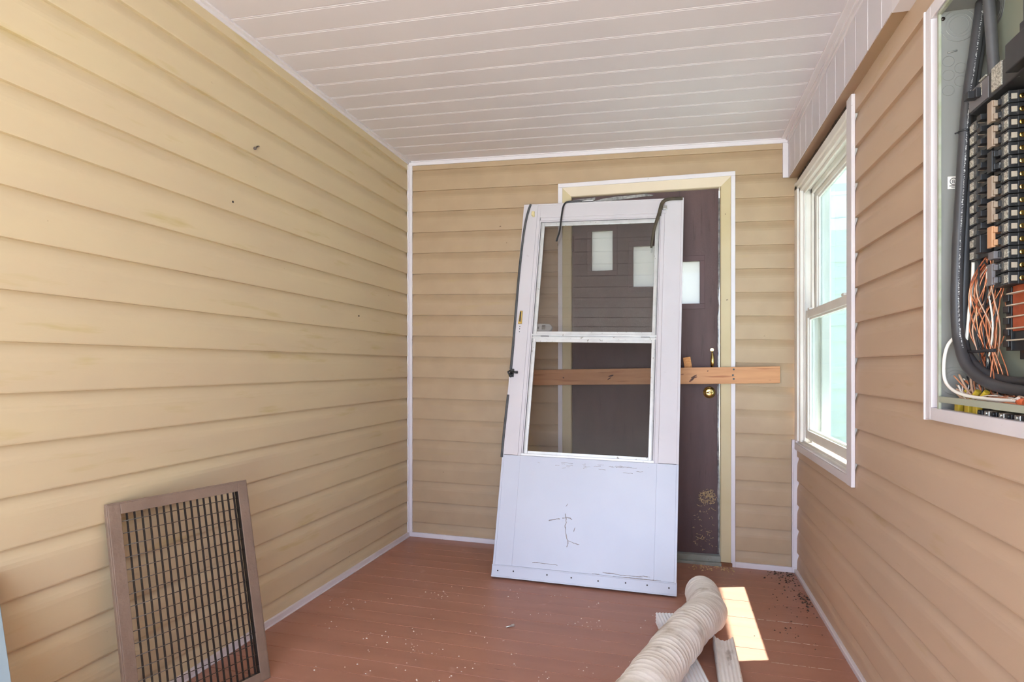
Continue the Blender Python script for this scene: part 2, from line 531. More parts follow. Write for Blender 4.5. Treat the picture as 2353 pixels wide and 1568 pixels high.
# boxed beam over the right wall: grooved white skirt, brown board under it
BX = 0.60
BZ = 2.076
mb = MB()
prof = []
y = 2.463 - 0.1345 * 26
while y < YB + 0.0:
    if y > Y0 - 0.1:
        prof += [(y - 0.003, 0.0), (y - 0.0015, 0.005), (y + 0.0015, 0.005), (y + 0.003, 0.0)]
    y += 0.1345
prof = [(Y0, 0.0)] + [q for q in prof if Y0 < q[0] < YB] + [(YB - 0.004, 0.0), (YB - 0.004, 0.03), (Y0, 0.03)]
mb.prism(prof, lambda a, b, t: (BX + b, a, t), [BZ, 2.32])
struct('trim_7', mb, M_soffit)
trim(8, [(BX - 0.036, BX + 0.004, Y0, YB - 0.004, cz - 0.005, cz + 0.004, SL), (BX - 0.014, BX + 0.001, Y0, YB - 0.004, cz - 0.012, cz, SL), (BX - 0.005, BX + 0.002, Y0, YB - 0.004, cz - 0.030, cz, SL)])
mb = MB()
prof = [(BX + 0.003, BZ + 0.012), (BX + 0.003, BZ - 0.002)]
ys = [1.965 + (YB - 0.012 - 1.965) * k / 60 for k in range(61)]
rnd = random.Random(3)
jit = [rnd.uniform(-0.004, 0.003) for _ in ys]
i0 = 0
for k, yy in enumerate(ys):
    xe = BX + 0.052 + jit[k] - (0.012 if 2.52 < yy < 2.60 else 0)
    mb.v += [(BX + 0.003, yy, BZ - 0.003), (xe, yy, BZ - 0.003 + 0.3 * jit[k]), (xe, yy, BZ + 0.03), (BX + 0.003, yy, BZ + 0.03)]
for k in range(60):
    for j in range(4):
        mb.face((4 * k + j, 4 * k + (j + 1) % 4, 4 * k + 4 + (j + 1) % 4, 4 * k + 4 + j))
mb.face((0, 1, 2, 3)); mb.face((243, 242, 241, 240))
struct('trim_9', mb, M_beam)
mb = MB()   # ragged wood left above the window head
mb.box(BX + 0.045, XR + 0.05, 2.566, YB - 0.004, 2.030, 2.10)
for k in range(40):
    yy = 2.568 + k * 0.0250
    mb.box(BX + 0.040 + rnd.uniform(0, 0.008), XR + 0.04, yy, yy + rnd.uniform(0.02, 0.03), 2.026 + rnd.uniform(0, 0.02), 2.07)
struct('trim_10', mb, M_rotten)
mb = MB()   # white end cap of the beam, bent down at its inner corner
mb.box(BX - 0.002, BX + 0.050, Y0, 1.966, BZ - 0.008, BZ + 0.03)
mb.box(BX + 0.044, BX + 0.054, Y0, 1.985, BZ - 0.020, BZ + 0.03)
struct('trim_11', mb, M_white, 0.001)

# ------------------------------------------------------------------ brown door in the back wall
door = bpy.data.objects.new('door_1', None)
C.objects.link(door)
door.location = (-0.155, YB + 0.06, 0.0)
door['kind'] = 'structure'
DY = YB + 0.030
lites = [(-0.4464, -0.3267, 1.627, 1.857), (-0.2113, -0.0915, 1.527, 1.758), (0.0320, 0.1518, 1.4254, 1.6615)]
mb = MB()
xs = sorted({-0.566, 0.252} | {v for L in lites for v in L[:2]})
for a, b in zip(xs[:-1], xs[1:]):
    iv = [(0.045, 2.058)]
    for L in lites:
        if L[0] <= (a + b) / 2 <= L[1]:
            iv = [(0.045, L[2]), (L[3], 2.058)]
    for lo, hi in iv:
        mb.box(a, b, DY, DY + 0.042, lo, hi)
obj('slab', mb, M_door, door)
for L in lites:
    mb = MB()
    a, b, c, d = L
    w = 0.026
    for bx in ((a - w, b + w, c - w - 0.004, c), (a - w, b + w, d, d + w + 0.004), (a - w, a, c, d), (b, b + w, c, d)):
        mb.box(bx[0], bx[1], DY - 0.003, DY + 0.001, bx[2], bx[3])
    lm = obj('lite_moulding', mb, M_doorf, door, 0.0012)
    mb = MB()
    mb.box(a - 0.002, b + 0.002, DY + 0.016, DY + 0.021, c - 0.002, d + 0.002)
    obj('lite_glass', mb, M_lite, lm)
# casing: beveled cream boards, white channel round them
def casing_side(xo, xi, m):
    mb = MB()
    s = 1 if xi > xo else -1
    prof = [(xo, YB - 0.010), (xi - s * 0.004, YB - 0.002), (xi, YB + 0.004), (xi, DY + 0.05), (xo, DY + 0.05)]
    i0 = len(mb.v)
    zo, zi = 2.108, 2.054
    for t in (0, 1):
        for k, (x, yy) in enumerate(prof):
            f = (x - xo) / (xi - xo)
            ztop = zo + (zi - zo) * f
            mb.v.append((x, yy, 0.012 if t == 0 else ztop))
    for j in range(5):
        mb.face((j, (j + 1) % 5, 5 + (j + 1) % 5, 5 + j))
    mb.face((4, 3, 2, 1, 0)); mb.face((5, 6, 7, 8, 9))
    return obj('casing', mb, m, door)
casing_side(-0.612, -0.559, M_cream)
casing_side(0.313, 0.257, M_cream)
mb = MB()
prof = [(2.108, YB - 0.010), (2.058, YB - 0.002), (2.054, YB + 0.004), (2.054, DY + 0.05), (2.108, DY + 0.05)]
for t in (0, 1):
    for z, yy in prof:
        f = (2.108 - z) / 0.054
        x = (-0.612 + 0.053 * f) if t == 0 else (0.313 - 0.056 * f)
        mb.v.append((x, yy, z))
for j in range(5):
    mb.face((j, (j + 1) % 5, 5 + (j + 1) % 5, 5 + j))
mb.face((4, 3, 2, 1, 0)); mb.face((5, 6, 7, 8, 9))
obj('head_casing', mb, M_cream_lit, door)
mb = MB()
for bx in ((-0.6355, -0.6100, 0.0, 2.1075), (0.3110, 0.3331, -0.008, 2.1075), (-0.6355, 0.3331, 2.1078, 2.1315)):
    mb.box(bx[0], bx[1], YB - 0.015, YB + 0.004, bx[2], bx[3])
obj('casing_channel', mb, M_white, door, 0.002)
mb = MB()
mb.box(-0.57, 0.262, DY - 0.030, DY + 0.06, -0.02, 0.042)
mb.box(-0.57, 0.262, DY - 0.055, DY - 0.02, -0.02, 0.012)
obj('threshold', mb, M_thresh, door, 0.004)
mb = MB()
mb.box(0.258, 0.318, YB - 0.017, DY + 0.03, -0.02, 0.014)
obj('rotted_foot', mb, M_raw, door, 0.002)
mb = MB()
rnd = random.Random(5)
mb.tube([(0.2500 + rnd.uniform(-0.0015, 0.0015) - 0.003 * math.sin(z * 2), DY - 0.004, z) for z in [0.05 + 0.05 * k for k in range(40)]], [0.0035 + 0.0012 * rnd.random() for k in range(40)], 6)
mb.tube([(0.249, DY - 0.006, 0.05), (0.2515, DY - 0.008, 0.16), (0.250, DY - 0.006, 0.45), (0.247, DY - 0.006, 0.75), (0.249, DY - 0.005, 1.00)], 0.005, 6)
obj('weatherstrip', mb, M_grey, door)
mb = MB()   # torn strip along the head
top = [(-0.556, 2.028, 2.040), (-0.50, 2.022, 2.044), (-0.44, 2.026, 2.046), (-0.425, 2.036, 2.048)]
for i in range(len(top) - 1):
    a, b = top[i], top[i + 1]
    mb.hexa([(a[0], DY - 0.010, a[1]), (b[0], DY - 0.010, b[1]), (b[0], DY - 0.001, b[1]), (a[0], DY - 0.001, a[1]), (a[0], DY - 0.010, a[2]), (b[0], DY - 0.010, b[2]), (b[0], DY - 0.001, b[2]), (a[0], DY - 0.001, a[2])])
strip = [(-0.54, 2.008, 2.016), (-0.46, 2.012, 2.022), (-0.38, 2.019, 2.038), (-0.30, 2.026, 2.046), (-0.20, 2.032, 2.047), (-0.14, 2.036, 2.050), (-0.10, 2.036, 2.041)]
for i in range(len(strip) - 1):
    a, b = strip[i], strip[i + 1]
    mb.hexa([(a[0], DY - 0.008, a[1]), (b[0], DY - 0.008, b[1]), (b[0], DY - 0.001, b[1]), (a[0], DY - 0.001, a[1]), (a[0], DY - 0.008, a[2]), (b[0], DY - 0.008, b[2]), (b[0], DY - 0.001, b[2]), (a[0], DY - 0.001, a[2])])
obj('torn_weatherstrip', mb, M_grey, door)
mb = MB()
mb.lathe((-0.557, DY - 0.004, 1.745), [(0.0055, 0), (0.0055, 0.088)], n=10)
mb.box(-0.566, -0.548, DY - 0.002, DY + 0.001, 1.748, 1.830)
obj('hinge', mb, M_doorf, door)
# brass pull with thumb plate and the round deadbolt
mb = MB()
mb.lathe((0.215, DY - 0.012, 1.168), [(0.003, -0.012), (0.009, -0.010), (0.0095, 0.0), (0.0095, 0.0)], ax=(0, -1, 0), n=18)
mb.tube([(0.215, DY - 0.012, 1.160), (0.215, DY - 0.030, 1.148), (0.215, DY - 0.040, 1.11), (0.215, DY - 0.036, 1.085), (0.215, DY - 0.020, 1.074), (0.215, DY - 0.002, 1.070)], [0.004, 0.0055, 0.0095, 0.009, 0.0055, 0.005], 12)
obj('door_pull', mb, M_brass, door)
mb = MB()
mb.lathe((0.2015, DY, 0.934), [(0.033, 0.0), (0.033, 0.004), (0.030, 0.010), (0.023, 0.012), (0.022, 0.020), (0.019, 0.022), (0.006, 0.022)], ax=(0, -1, 0), n=32)
db = obj('deadbolt', mb, M_brass, door)
mb = MB()
mb.tube([(0.186, DY - 0.026, 0.933), (0.2015, DY - 0.031, 0.935), (0.217, DY - 0.026, 0.933)], [0.003, 0.0062, 0.003], 10)
obj('thumb_turn', mb, M_brass, db)

# dried grass stuck low on the door
mb = MB()
rnd = random.Random(11)
def fibre(x, z, L, a, r=0.0012):
    pts = []
    b = rnd.uniform(-1.2, 1.2)
    for k in range(5):
        t = k / 4
        pts.append((x + math.cos(a + b * t) * L * t, DY - 0.002 - 0.004 * rnd.random(), z + math.sin(a + b * t) * L * t))
    mb.tube(pts, r, 4)
for k in range(150):
    an, rr = rnd.uniform(0, 6.28), math.sqrt(rnd.random())
    x, z = 0.192 + 0.047 * rr * math.cos(an), 0.355 + 0.042 * rr * math.sin(an)
    if x < 0.236:
        fibre(x, z, rnd.uniform(0.004, 0.016), rnd.uniform(0, 6.28))
for k in range(55):
    x, z = rnd.uniform(0.115, 0.236), rnd.uniform(0.06, 0.29)
    fibre(x, z, rnd.uniform(0.003, 0.014), rnd.uniform(0, 6.28), 0.0011)
for x, z, L, a in ((0.14, 0.132, 0.03, -0.5), (0.15, 0.125, 0.025, 0.3), (0.19, 0.16, 0.02, 0.1), (0.135, 0.315, 0.03, -1.0), (0.21, 0.30, 0.03, -0.8)):
    fibre(x, z, L, a, 0.0014)
tag(obj('dried_grass', mb, M_grass), 'pale dried grass fibres stuck low on the brown door beside its latch edge', 'grass', kind='stuff')

# ------------------------------------------------------------------ window in the right wall
win = bpy.data.objects.new('window_1', None)
C.objects.link(win)
win.location = (XR + 0.05, 3.03, 0.70)
win['kind'] = 'structure'
wy0, wy1 = 2.563, 3.44
mb = MB()   # wrapped trim round the opening: near upright, corner upright, sill nose
mb.box(XR - 0.014, XR - 0.0006, 2.490, 2.556, 0.640, 2.060)
mb.box(XR - 0.010, XR + 0.020, 2.5560, 2.5606, 0.680, 2.050)
obj('side_trim', mb, M_white, win, 0.002)
mb = MB()
mb.box(XR - 0.012, XR + 0.004, 3.546, 3.580, 0.676, 2.040)
obj('side_trim', mb, M_white, win, 0.002)
mb = MB()
mb.box(XR - 0.0125, XR + 0.004, 2.5565, 3.582, 0.6405, 0.674)
mb.box(XR - 0.0120, XR + 0.026, 2.5568, 3.5815, 0.6745, 0.679)
obj('sill_trim', mb, M_white, win, 0.002)
mb = MB()   # frame: stepped jambs, head and sill
for a, b, x0, x1 in ((3.500, 3.570, XR - 0.014, XR + 0.012), (3.470, 3.56, XR - 0.004, XR + 0.13), (3.452, 3.48, XR + 0.012, XR + 0.02), (3.440, 3.48, XR + 0.045, XR + 0.058), (3.440, 3.48, XR + 0.09, XR + 0.13)):
    mb.box(x0, x1, a, b, 0.690, 2.02)
mb.box(XR + 0.001, XR + 0.13, 2.517, 2.5595, 0.69, 2.02)
for z0, z1, x0, x1 in ((1.995, 2.035, XR - 0.014, XR + 0.012), (1.975, 2.03, XR - 0.004, XR + 0.13), (1.957, 1.99, XR + 0.012, XR + 0.02), (1.950, 1.99, XR + 0.045, XR + 0.058)):
    mb.box(x0, x1, 2.5612, 3.57, z0, z1)
obj('window_frame', mb, M_win, win, 0.004)
mb = MB()
mb.box(XR + 0.002, XR + 0.16, 2.5175, 3.57, 0.6555, 0.690)
mb.box(XR + 0.008, XR + 0.016, 2.56, 3.50, 0.675, 0.700)
mb.box(XR + 0.058, XR + 0.16, 2.56, 3.48, 0.690, 0.712)
obj('window_sill', mb, M_win, win, 0.003)
def sash(name, x0, y0, y1, z0, z1, st, rb, rt):
    x1 = x0 + 0.030
    mb = MB()
    mb.box(x0, x1, y0, y0 + st, z0, z1)
    mb.box(x0, x1, y1 - st, y1, z0, z1)
    mb.box(x0, x1, y0 + st, y1 - st, z0, z0 + rb)
    mb.box(x0, x1, y0 + st, y1 - st, z1 - rt, z1)
    g = 0.009
    for bx in ((y0 + st, y0 + st + g, z0 + rb, z1 - rt), (y1 - st - g, y1 - st, z0 + rb, z1 - rt), (y0 + st, y1 - st, z0 + rb, z0 + rb + g), (y0 + st, y1 - st, z1 - rt - g, z1 - rt)):
        mb.box(x0 + 0.008, x1 - 0.004, *bx)
    s = obj(name, mb, M_win, win, 0.002)
    mb = MB()
    mb.box(x0 + 0.016, x0 + 0.019, y0 + st, y1 - st, z0 + rb, z1 - rt)
    obj('pane', mb, M_wglass, s)
    return s
sash('lower_sash', XR + 0.020, 2.560, 3.455, 0.712, 1.358, 0.040, 0.044, 0.038)
sash('upper_sash', XR + 0.060, 2.560, 3.445, 1.322, 1.962, 0.040, 0.038, 0.034)
mb = MB()
for yy in (2.72, 3.36):
    mb.box(XR + 0.016, XR + 0.034, yy, yy + 0.035, 1.358, 1.368)
obj('tilt_latch', mb, M_win, win, 0.002)

# ------------------------------------------------------------------ outside: wing of the house, ground
wing = thing('house_wing', 'pale sided house wing with white corner post outside the window', 'house', (2.2, 5.5, -0.4))
mb = MB()
z = 2.165
while z > -0.5:
    mb.prism([(0.0, z), (-0.004, z), (-0.016, z - E), (0.0, z - E)], lambda a, b, t: (t, 5.5 + a, b), [1.2, 3.6])
    z -= E
mb.box(1.2, 3.6, 5.5, 5.7, -0.4, 2.17)
obj('siding', mb, M_ext, wing)
mb = MB()
mb.box(1.17, 1.232, 5.472, 5.72, -0.4, 2.60)
obj('corner_post', mb, M_ext_w, wing, 0.004)
mb = MB()
mb.box(1.17, 3.6, 5.468, 5.6, 2.165, 2.255)
obj('frieze_board', mb, M_ext_w, wing, 0.004)
mb = MB()
for k in range(12):
    mb.box(1.235 + 0.16 * k, 1.235 + 0.16 * k + 0.15, 5.484, 5.6, 2.262, 2.44)
mb.box(1.2, 3.6, 5.49, 5.6, 2.25, 2.46)
obj('soffit_panels', mb, M_ext_w, wing, 0.003)
mb = MB()
mb.box(1.16, 3.6, 5.47, 5.6, 2.445, 2.47)
mb.hexa([(1.0, 5.1, 2.62), (3.8, 5.1, 2.62), (3.8, 5.8, 2.62), (1.0, 5.8, 2.62), (1.0, 5.1, 2.75), (3.8, 5.1, 2.75), (3.8, 5.8, 3.1), (1.0, 5.8, 3.1)])
obj('roof', mb, M_ext_w, wing)
mb = MB()
mb.box(-12, 14, -12, 16, -0.55, -0.40)
struct('ground', mb, M_ground)

# ------------------------------------------------------------------ leaning storm door
EXv = Vector((0.99977, -0.0022, -0.02127)).normalized()
Bl = Vector((-0.8722, 3.014, 0.0262))
TLp = Vector((-0.8275, 3.541, 2.0135))
ey = (TLp - Bl)
ey = (ey - EXv * ey.dot(EXv)).normalized()
nz = EXv.cross(ey)
M = Matrix(((EXv.x, ey.x, nz.x, Bl.x), (EXv.y, ey.y, nz.y, Bl.y), (EXv.z, ey.z, nz.z, Bl.z), (0, 0, 0, 1)))
sd = thing('storm_door', 'white aluminium storm door with glass leaning in front of the brown door', 'door', None, M=M)
W, H, T = 0.894, 2.058, 0.026
def sbox(*bs):
    mb = MB()
    for b in bs:
        mb.box(b[0], b[1], b[4], b[5], b[2], b[3])
    return mb
def S(name, bs, m, parent=sd, bev=0.0015):
    """boxes (u0,u1,v0,v1,w0,w1) in the plane of the door"""
    mb = MB()
    for u0, u1, v0, v1, w0, w1 in bs:
        mb.hexa([(u0, v0, w0), (u1, v0, w0), (u1, v1, w0), (u0, v1, w0), (u0, v0, w1), (u1, v0, w1), (u1, v1, w1), (u0, v1, w1)])
    return obj(name, mb, m, parent, bev, local=True)
KT = 0.610
S('stile', [(0.0, 0.083, KT + 0.0016, H, -T, 0.0), (0.083, 0.100, KT, H, -T, -0.003), (0.0, 0.010, KT, H, -T, 0.002), (0.100, 0.110, KT + 0.01, H - 0.10, -T, -0.007)], M_alu)
S('stile', [(0.795, W, KT + 0.0016, H, -T, 0.0), (0.776, 0.795, KT, H, -T, -0.003), (W - 0.012, W, KT, H, -T, 0.003), (0.766, 0.776, KT + 0.01, H - 0.10, -T, -0.007)], M_alu)
S('top_rail', [(0.100, 0.776, 1.972, H, -T, -0.0005), (0.104, 0.772, 1.955, 1.972, -T, -0.003), (0.110, 0.766, 1.943, 1.955, -T, -0.007), (0.0, W, H - 0.008, H, -T, 0.002)], M_alu)
kp = S('kick_panel', [(0.0, W, 0.055, KT, -T, 0.0), (0.098, 0.790, 0.060, KT, -T, 0.0016), (0.0, 0.012, 0.055, KT, -T, 0.002), (W - 0.012, W, 0.055, KT, -T, 0.003)], M_kick)
S('bottom_sweep', [(-0.002, W + 0.002, 0.0, 0.056, -T - 0.002, 0.0045), (-0.002, W + 0.002, 0.0, 0.008, -T - 0.003, 0.007), (-0.002, W + 0.002, 0.054, 0.060, -T - 0.003, 0.0065)], M_kick)
mb = MB()
rnd = random.Random(21)
for u in (0.03, 0.11, 0.28, 0.40, 0.53, 0.66, 0.76, 0.86):
    mb = MB()
    mb.lathe((u, 0.034 + rnd.uniform(-0.004, 0.004), 0.0035), [(0.0038, 0.001), (0.0035, 0.002), (0.001, 0.0026)], n=10)
    obj('screw', mb, M_steelnail, sd, local=True)
# scratched stick shape on the kick panel
mb = MB()
def scratch(P, r=0.0022):
    Q = smooth_path([(u, v, 0.0004) for u, v in P], 4)
    for q in Q:
        q.z += 0.0016; q.x += rnd.uniform(-0.002, 0.002); q.y += rnd.uniform(-0.002, 0.002)
    mb.tube(Q, [r * rnd.uniform(0.5, 1.2) for _ in Q], 5, flat=0.25)
scratch([(0.352, 0.335), (0.358, 0.300), (0.355, 0.270), (0.362, 0.235), (0.372, 0.200), (0.370, 0.175)])
scratch([(0.270, 0.295), (0.300, 0.303), (0.325, 0.306)])
scratch([(0.340, 0.310), (0.362, 0.318), (0.388, 0.306)])
scratch([(0.372, 0.205), (0.400, 0.198), (0.428, 0.190)])
scratch([(0.398, 0.252), (0.405, 0.272)], 0.0016)
scratch([(0.352, 0.372), (0.362, 0.384)], 0.0014)
scratch([(0.20, 0.088), (0.26, 0.086), (0.33, 0.086)], 0.0016)
scratch([(0.60, 0.060), (0.70, 0.061), (0.79, 0.062)], 0.0022)
scratch([(0.55, 0.072), (0.66, 0.071), (0.76, 0.074)], 0.0016)
for k in range(26):
    u, v = rnd.uniform(0.11, 0.75), KT - 0.022 - abs(rnd.gauss(0, 0.018))
    scratch([(u, v), (u + rnd.uniform(0.01, 0.05), v + rnd.uniform(-0.003, 0.003))], 0.0009)
for k in range(22):
    u, v = rnd.uniform(0.48, 0.86), rnd.uniform(0.022, 0.075)
    scratch([(u, v), (u + rnd.uniform(0.01, 0.04), v + rnd.uniform(-0.003, 0.003))], 0.0009)
obj('scratch_mark', mb, M_scuff, kp, local=True)
# upper and lower glass inserts
def insert(nm, v0, v1, m, gm, w):
    a, b = 0.110, 0.766
    bars = [(a, a + w, v0, v1, -0.020, -0.010), (b - w, b, v0, v1, -0.020, -0.010), (a + w, b - w, v0, v0 + w, -0.020, -0.010), (a + w, b - w, v1 - w, v1, -0.020, -0.010),
            (a + 0.003, a + 0.007, v0, v1, -0.012, -0.007), (b - 0.007, b - 0.003, v0, v1, -0.012, -0.007)]
    s = S(nm, bars, m)
    S('pane', [(a + w * 0.6, b - w * 0.6, v0 + w * 0.6, v1 - w * 0.6, -0.0165, -0.0145)], gm, s, 0)
    return s
insert('upper_insert', 1.272, 1.943, M_sash, M_sglass, 0.020)
insert('lower_insert', 0.618, 1.252, M_sash, M_sglass2, 0.020)
S('gasket', [(0.1075, 0.1100, 0.625, 1.945, -0.0072, -0.0060), (0.7662, 0.7687, 0.625, 1.945, -0.0072, -0.0060), (0.1075, 0.7687, 1.943, 1.9455, -0.0072, -0.0060)], M_rubber, bev=0)
S('meeting_rail', [(0.106, 0.770, 1.250, 1.262, -0.024, -0.006), (0.106, 0.770, 1.266, 1.276, -0.024, -0.005), (0.106, 0.770, 1.258, 1.270, -0.024, -0.014)], M_sash)
S('rail_clip', [(0.155, 0.20, 1.259, 1.267, -0.014, -0.007)], M_rubber)
S('rail_clip', [(0.69, 0.735, 1.259, 1.267, -0.014, -0.007)], M_rubber)
S('sill_ledge', [(0.100, 0.776, KT, KT + 0.012, -T, 0.004)], M_sash)
# loose rubber
mb = MB()
mb.tube(smooth_path([(0.040, 2.056, 0.004), (0.030, 2.015, 0.005), (0.020, 1.95, 0.005), (0.012, 1.85, 0.004), (0.007, 1.65, 0.004), (0.007, 1.40, 0.004), (0.008, 1.20, 0.004), (0.007, 1.072, 0.004)]), 0.0068, 8, flat=0.5)
obj('weatherstrip', mb, M_rubber, sd, local=True)
mb = MB()
mb.tube(smooth_path([(0.004, 0.930, 0.003), (0.001, 0.80, 0.003), (-0.001, 0.70, 0.003), (-0.001, 0.596, 0.003)]), 0.0068, 8, flat=0.6)
obj('weatherstrip', mb, M_rubber, sd, local=True)
mb = MB()
mb.tube(smooth_path([(0.400, 2.064, 0.002), (0.330, 2.063, 0.004), (0.268, 2.060, 0.008), (0.245, 2.050, 0.014), (0.234, 2.020, 0.018), (0.228, 1.950, 0.018), (0.224, 1.880, 0.016), (0.214, 1.838, 0.014), (0.208, 1.815, 0.012)]), 0.0052, 8)
obj('hanging_weatherstrip', mb, M_black, sd, local=True)
mb = MB()
mb.box(0.262, 0.400, 2.060, 2.067, -0.012, 0.008)
obj('strip_lining', mb, M_sash, sd, 0.001, local=True)
mb = MB()
mb.tube(smooth_path([(0.888, 2.050, 0.008), (0.830, 2.050, 0.010), (0.795, 2.040, 0.014), (0.778, 2.015, 0.018), (0.766, 1.960, 0.020), (0.745, 1.880, 0.020), (0.733, 1.800, 0.018), (0.729, 1.758, 0.016)]), [0.010] * 30 + [0.010 - 0.0002 * k for k in range(27)], 8, flat=0.6)
obj('hanging_weatherstrip', mb, M_rubber2, sd, local=True)['label'] = 'brown rubber strip hanging at the right corner'
# hardware
mb = MB()
mb.hexa([(0.024, 1.33, 0), (0.048, 1.33, 0), (0.046, 1.408, 0), (0.030, 1.408, 0), (0.026, 1.334, 0.006), (0.046, 1.334, 0.006), (0.044, 1.404, 0.006), (0.032, 1.404, 0.006)])
la = obj('latch', mb, M_brass, sd, 0.001, local=True)
mb = MB()
mb.box(0.033, 0.038, 1.342, 1.398, 0.006, 0.010)
obj('latch_slot', mb, M_black, la, local=True)
for v in (1.315, 1.302, 1.285):
    mb = MB()
    mb.lathe((0.036, v, 0.0), [(0.0028, 0.0), (0.0022, 0.0008)], n=8)
    obj('screw_hole', mb, M_black, sd, local=True)
mb = MB()
mb.box(0.006, 0.026, 1.028, 1.072, 0.0, 0.012)
mb.tube([(0.014, 1.050, 0.012), (0.028, 1.050, 0.026), (0.052, 1.048, 0.028)], [0.008, 0.007, 0.007], 10)
mb.lathe((0.012, 1.032, 0.010), [(0.009, 0), (0.009, 0.012), (0.004, 0.016)], n=12)
mb.tube([(0.006, 1.062, 0.010), (-0.004, 1.052, 0.018), (0.004, 1.040, 0.02)], 0.005, 8)
obj('black_latch', mb, M_black, sd, local=True)
mb = MB()   # rounded white handle behind the upper glass
pr = []
for k in range(17):
    a = -math.pi / 2 + math.pi * k / 16
    pr.append((0.182 + 0.026 * math.cos(a), 1.322 + 0.022 * math.sin(a)))
pr += [(0.126, 1.344), (0.126, 1.302)]
mb.prism(pr, lambda a, b, t: (a, b, t), [-0.060, -0.044, -0.034])
hd = obj('inner_handle', mb, M_ltgrey, sd, 0.003, local=True)
mb = MB()
mb.box(0.152, 0.172, 1.310, 1.336, -0.035, -0.0325)
mb.box(0.130, 0.136, 1.312, 1.326, -0.035, -0.0325)
obj('handle_inset', mb, M_grey, hd, 0.001, local=True)
S('corner_clip', [(0.050, 0.068, 1.982, 2.010, 0.0, 0.012), (0.056, 0.070, 1.976, 1.992, 0.0, 0.010)], M_tan, bev=0.004)
S('corner_clip', [(0.784, 0.806, 1.988, 2.012, 0.0, 0.010)], M_steel, bev=0.002)
S('corner_clip', [(0.780, 0.802, 1.968, 1.985, 0.0, 0.006)], M_alu, bev=0.002)

# ------------------------------------------------------------------ board across the door, and the block wedged behind it
pk = thing('wooden_plank', 'knotty pine board fixed level across the brown door and its casing', 'board', (-0.12, YB - 0.027, 1.02))
ang = 0.0205 / 1.32
mb = MB()
PY1 = YB - 0.016
PY0 = PY1 - 0.019
x0, x1 = -0.806, 0.5548
zc = lambda x: 1.0125 + (x + 0.7635) * 0.0156
mb.hexa([(x0, PY0, zc(x0) - 0.0447), (x1, PY0, zc(x1) - 0.0447), (x1, PY1, zc(x1) - 0.0447), (x0, PY1, zc(x0) - 0.0447), (x0, PY0, zc(x0) + 0.0447), (x1, PY0, zc(x1) + 0.0447), (x1, PY1, zc(x1) + 0.0447), (x0, PY1, zc(x0) + 0.0447)])
obj('board', mb, M_wood, pk, 0.0015)
def knot(x, z, rx, rz, rot):
    mb = MB()
    pr = []
    for k in range(14):
        a = 2 * math.pi * k / 14
        u, v = rx * math.cos(a), rz * math.sin(a)
        pr.append((x + u * math.cos(rot) - v * math.sin(rot), z + u * math.sin(rot) + v * math.cos(rot)))
    mb.prism(pr, lambda a, b, t: (a, t, b), [PY0 - 0.0006, PY0 + 0.002])
    obj('knot', mb, M_knot, pk)
knot(0.108, 1.006, 0.020, 0.0055, 0.75)
knot(0.118, 1.022, 0.018, 0.004, 0.5)
knot(0.128, 1.018, 0.008, 0.003, 0.4)
knot(-0.33, 1.024, 0.016, 0.004, 0.3)
knot(-0.34, 1.008, 0.012, 0.003, 0.6)
knot(-0.60, 1.012, 0.004, 0.004, 0)
knot(0.190, 1.052, 0.004, 0.003, 0.8)
for z in (1.061, 1.030, 1.010):
    mb = MB()
    mb.lathe((0.323 - 0.004 * (z == 1.030), PY0, z), [(0.0055, 0.0), (0.0045, 0.0012)], ax=(0, -1, 0), n=12)
    obj('screw', mb, M_black, pk)
mb = MB()
Mr = Matrix.Translation((0.086, 0, 1.092)) @ Matrix.Rotation(math.radians(-9), 4, 'Y')
mb.box(-0.020, 0.020, DY - 0.034, DY - 0.001, -0.042, 0.036, M=Mr)
tag(obj('wood_block', mb, M_endgrain, None, 0.001), 'small tilted wood block wedged behind the pine board', 'block')

# ------------------------------------------------------------------ vent grille leaning on the left wall
gx, gy, gn = Vector((0.2847, 0.9586, 0.0009)), Vector((-0.1845, 0.0539, 0.9814)), Vector((0.9407, -0.2796, 0.1922))
G0 = Vector((-1.4355, 1.4113, 0.0330))
Mg = Matrix(((gx.x, gy.x, gn.x, G0.x), (gx.y, gy.y, gn.y, G0.y), (gx.z, gy.z, gn.z, G0.z), (0, 0, 0, 1)))
gr = thing('vent_grille', 'brown metal vent grille leaning against the left wall', 'grille', None, M=Mg)
GW, GH, GF = 0.4496, 0.6595, 0.034
mb = MB()
for a, b, c, d in ((0, GF, 0, GH), (GW - GF, GW, 0, GH), (GF, GW - GF, 0, GF * 0.8), (GF, GW - GF, GH - GF * 0.9, GH)):
    mb.box(a, b, c, d, -0.004, 0.0)
for a, b, c, d in ((-0.004, 0.002, -0.004, GH + 0.004), (GW - 0.002, GW + 0.004, -0.004, GH + 0.004), (0, GW, -0.004, 0.002), (0, GW, GH - 0.002, GH + 0.004)):
    mb.box(a, b, c, d, -0.016, -0.002)
obj('frame', mb, M_grille, gr, 0.0015, local=True)
mb = MB()
for a, b, c, d in ((GF - 0.002, GF, GF * 0.8, GH - GF * 0.9), (GW - GF, GW - GF + 0.002, GF * 0.8, GH - GF * 0.9), (GF, GW - GF, GF * 0.8 - 0.002, GF * 0.8), (GF, GW - GF, GH - GF * 0.9, GH - GF * 0.9 + 0.002)):
    mb.box(a, b, c, d, -0.020, -0.003)
obj('inner_flange', mb, M_bar, gr, local=True)
ga, gb = GF, GW - GF
n_s = 17
for k in range(n_s):
    u = ga + (gb - ga) * (k + 0.9) / (n_s + 0.5)
    mb = MB()
    mb.box(u - 0.0012, u + 0.0012, GF * 0.8, GH - GF * 0.9, -0.013, -0.005)
    obj('bar', mb, M_bar, gr, local=True)
va, vb = GF * 0.8, GH - GF * 0.9
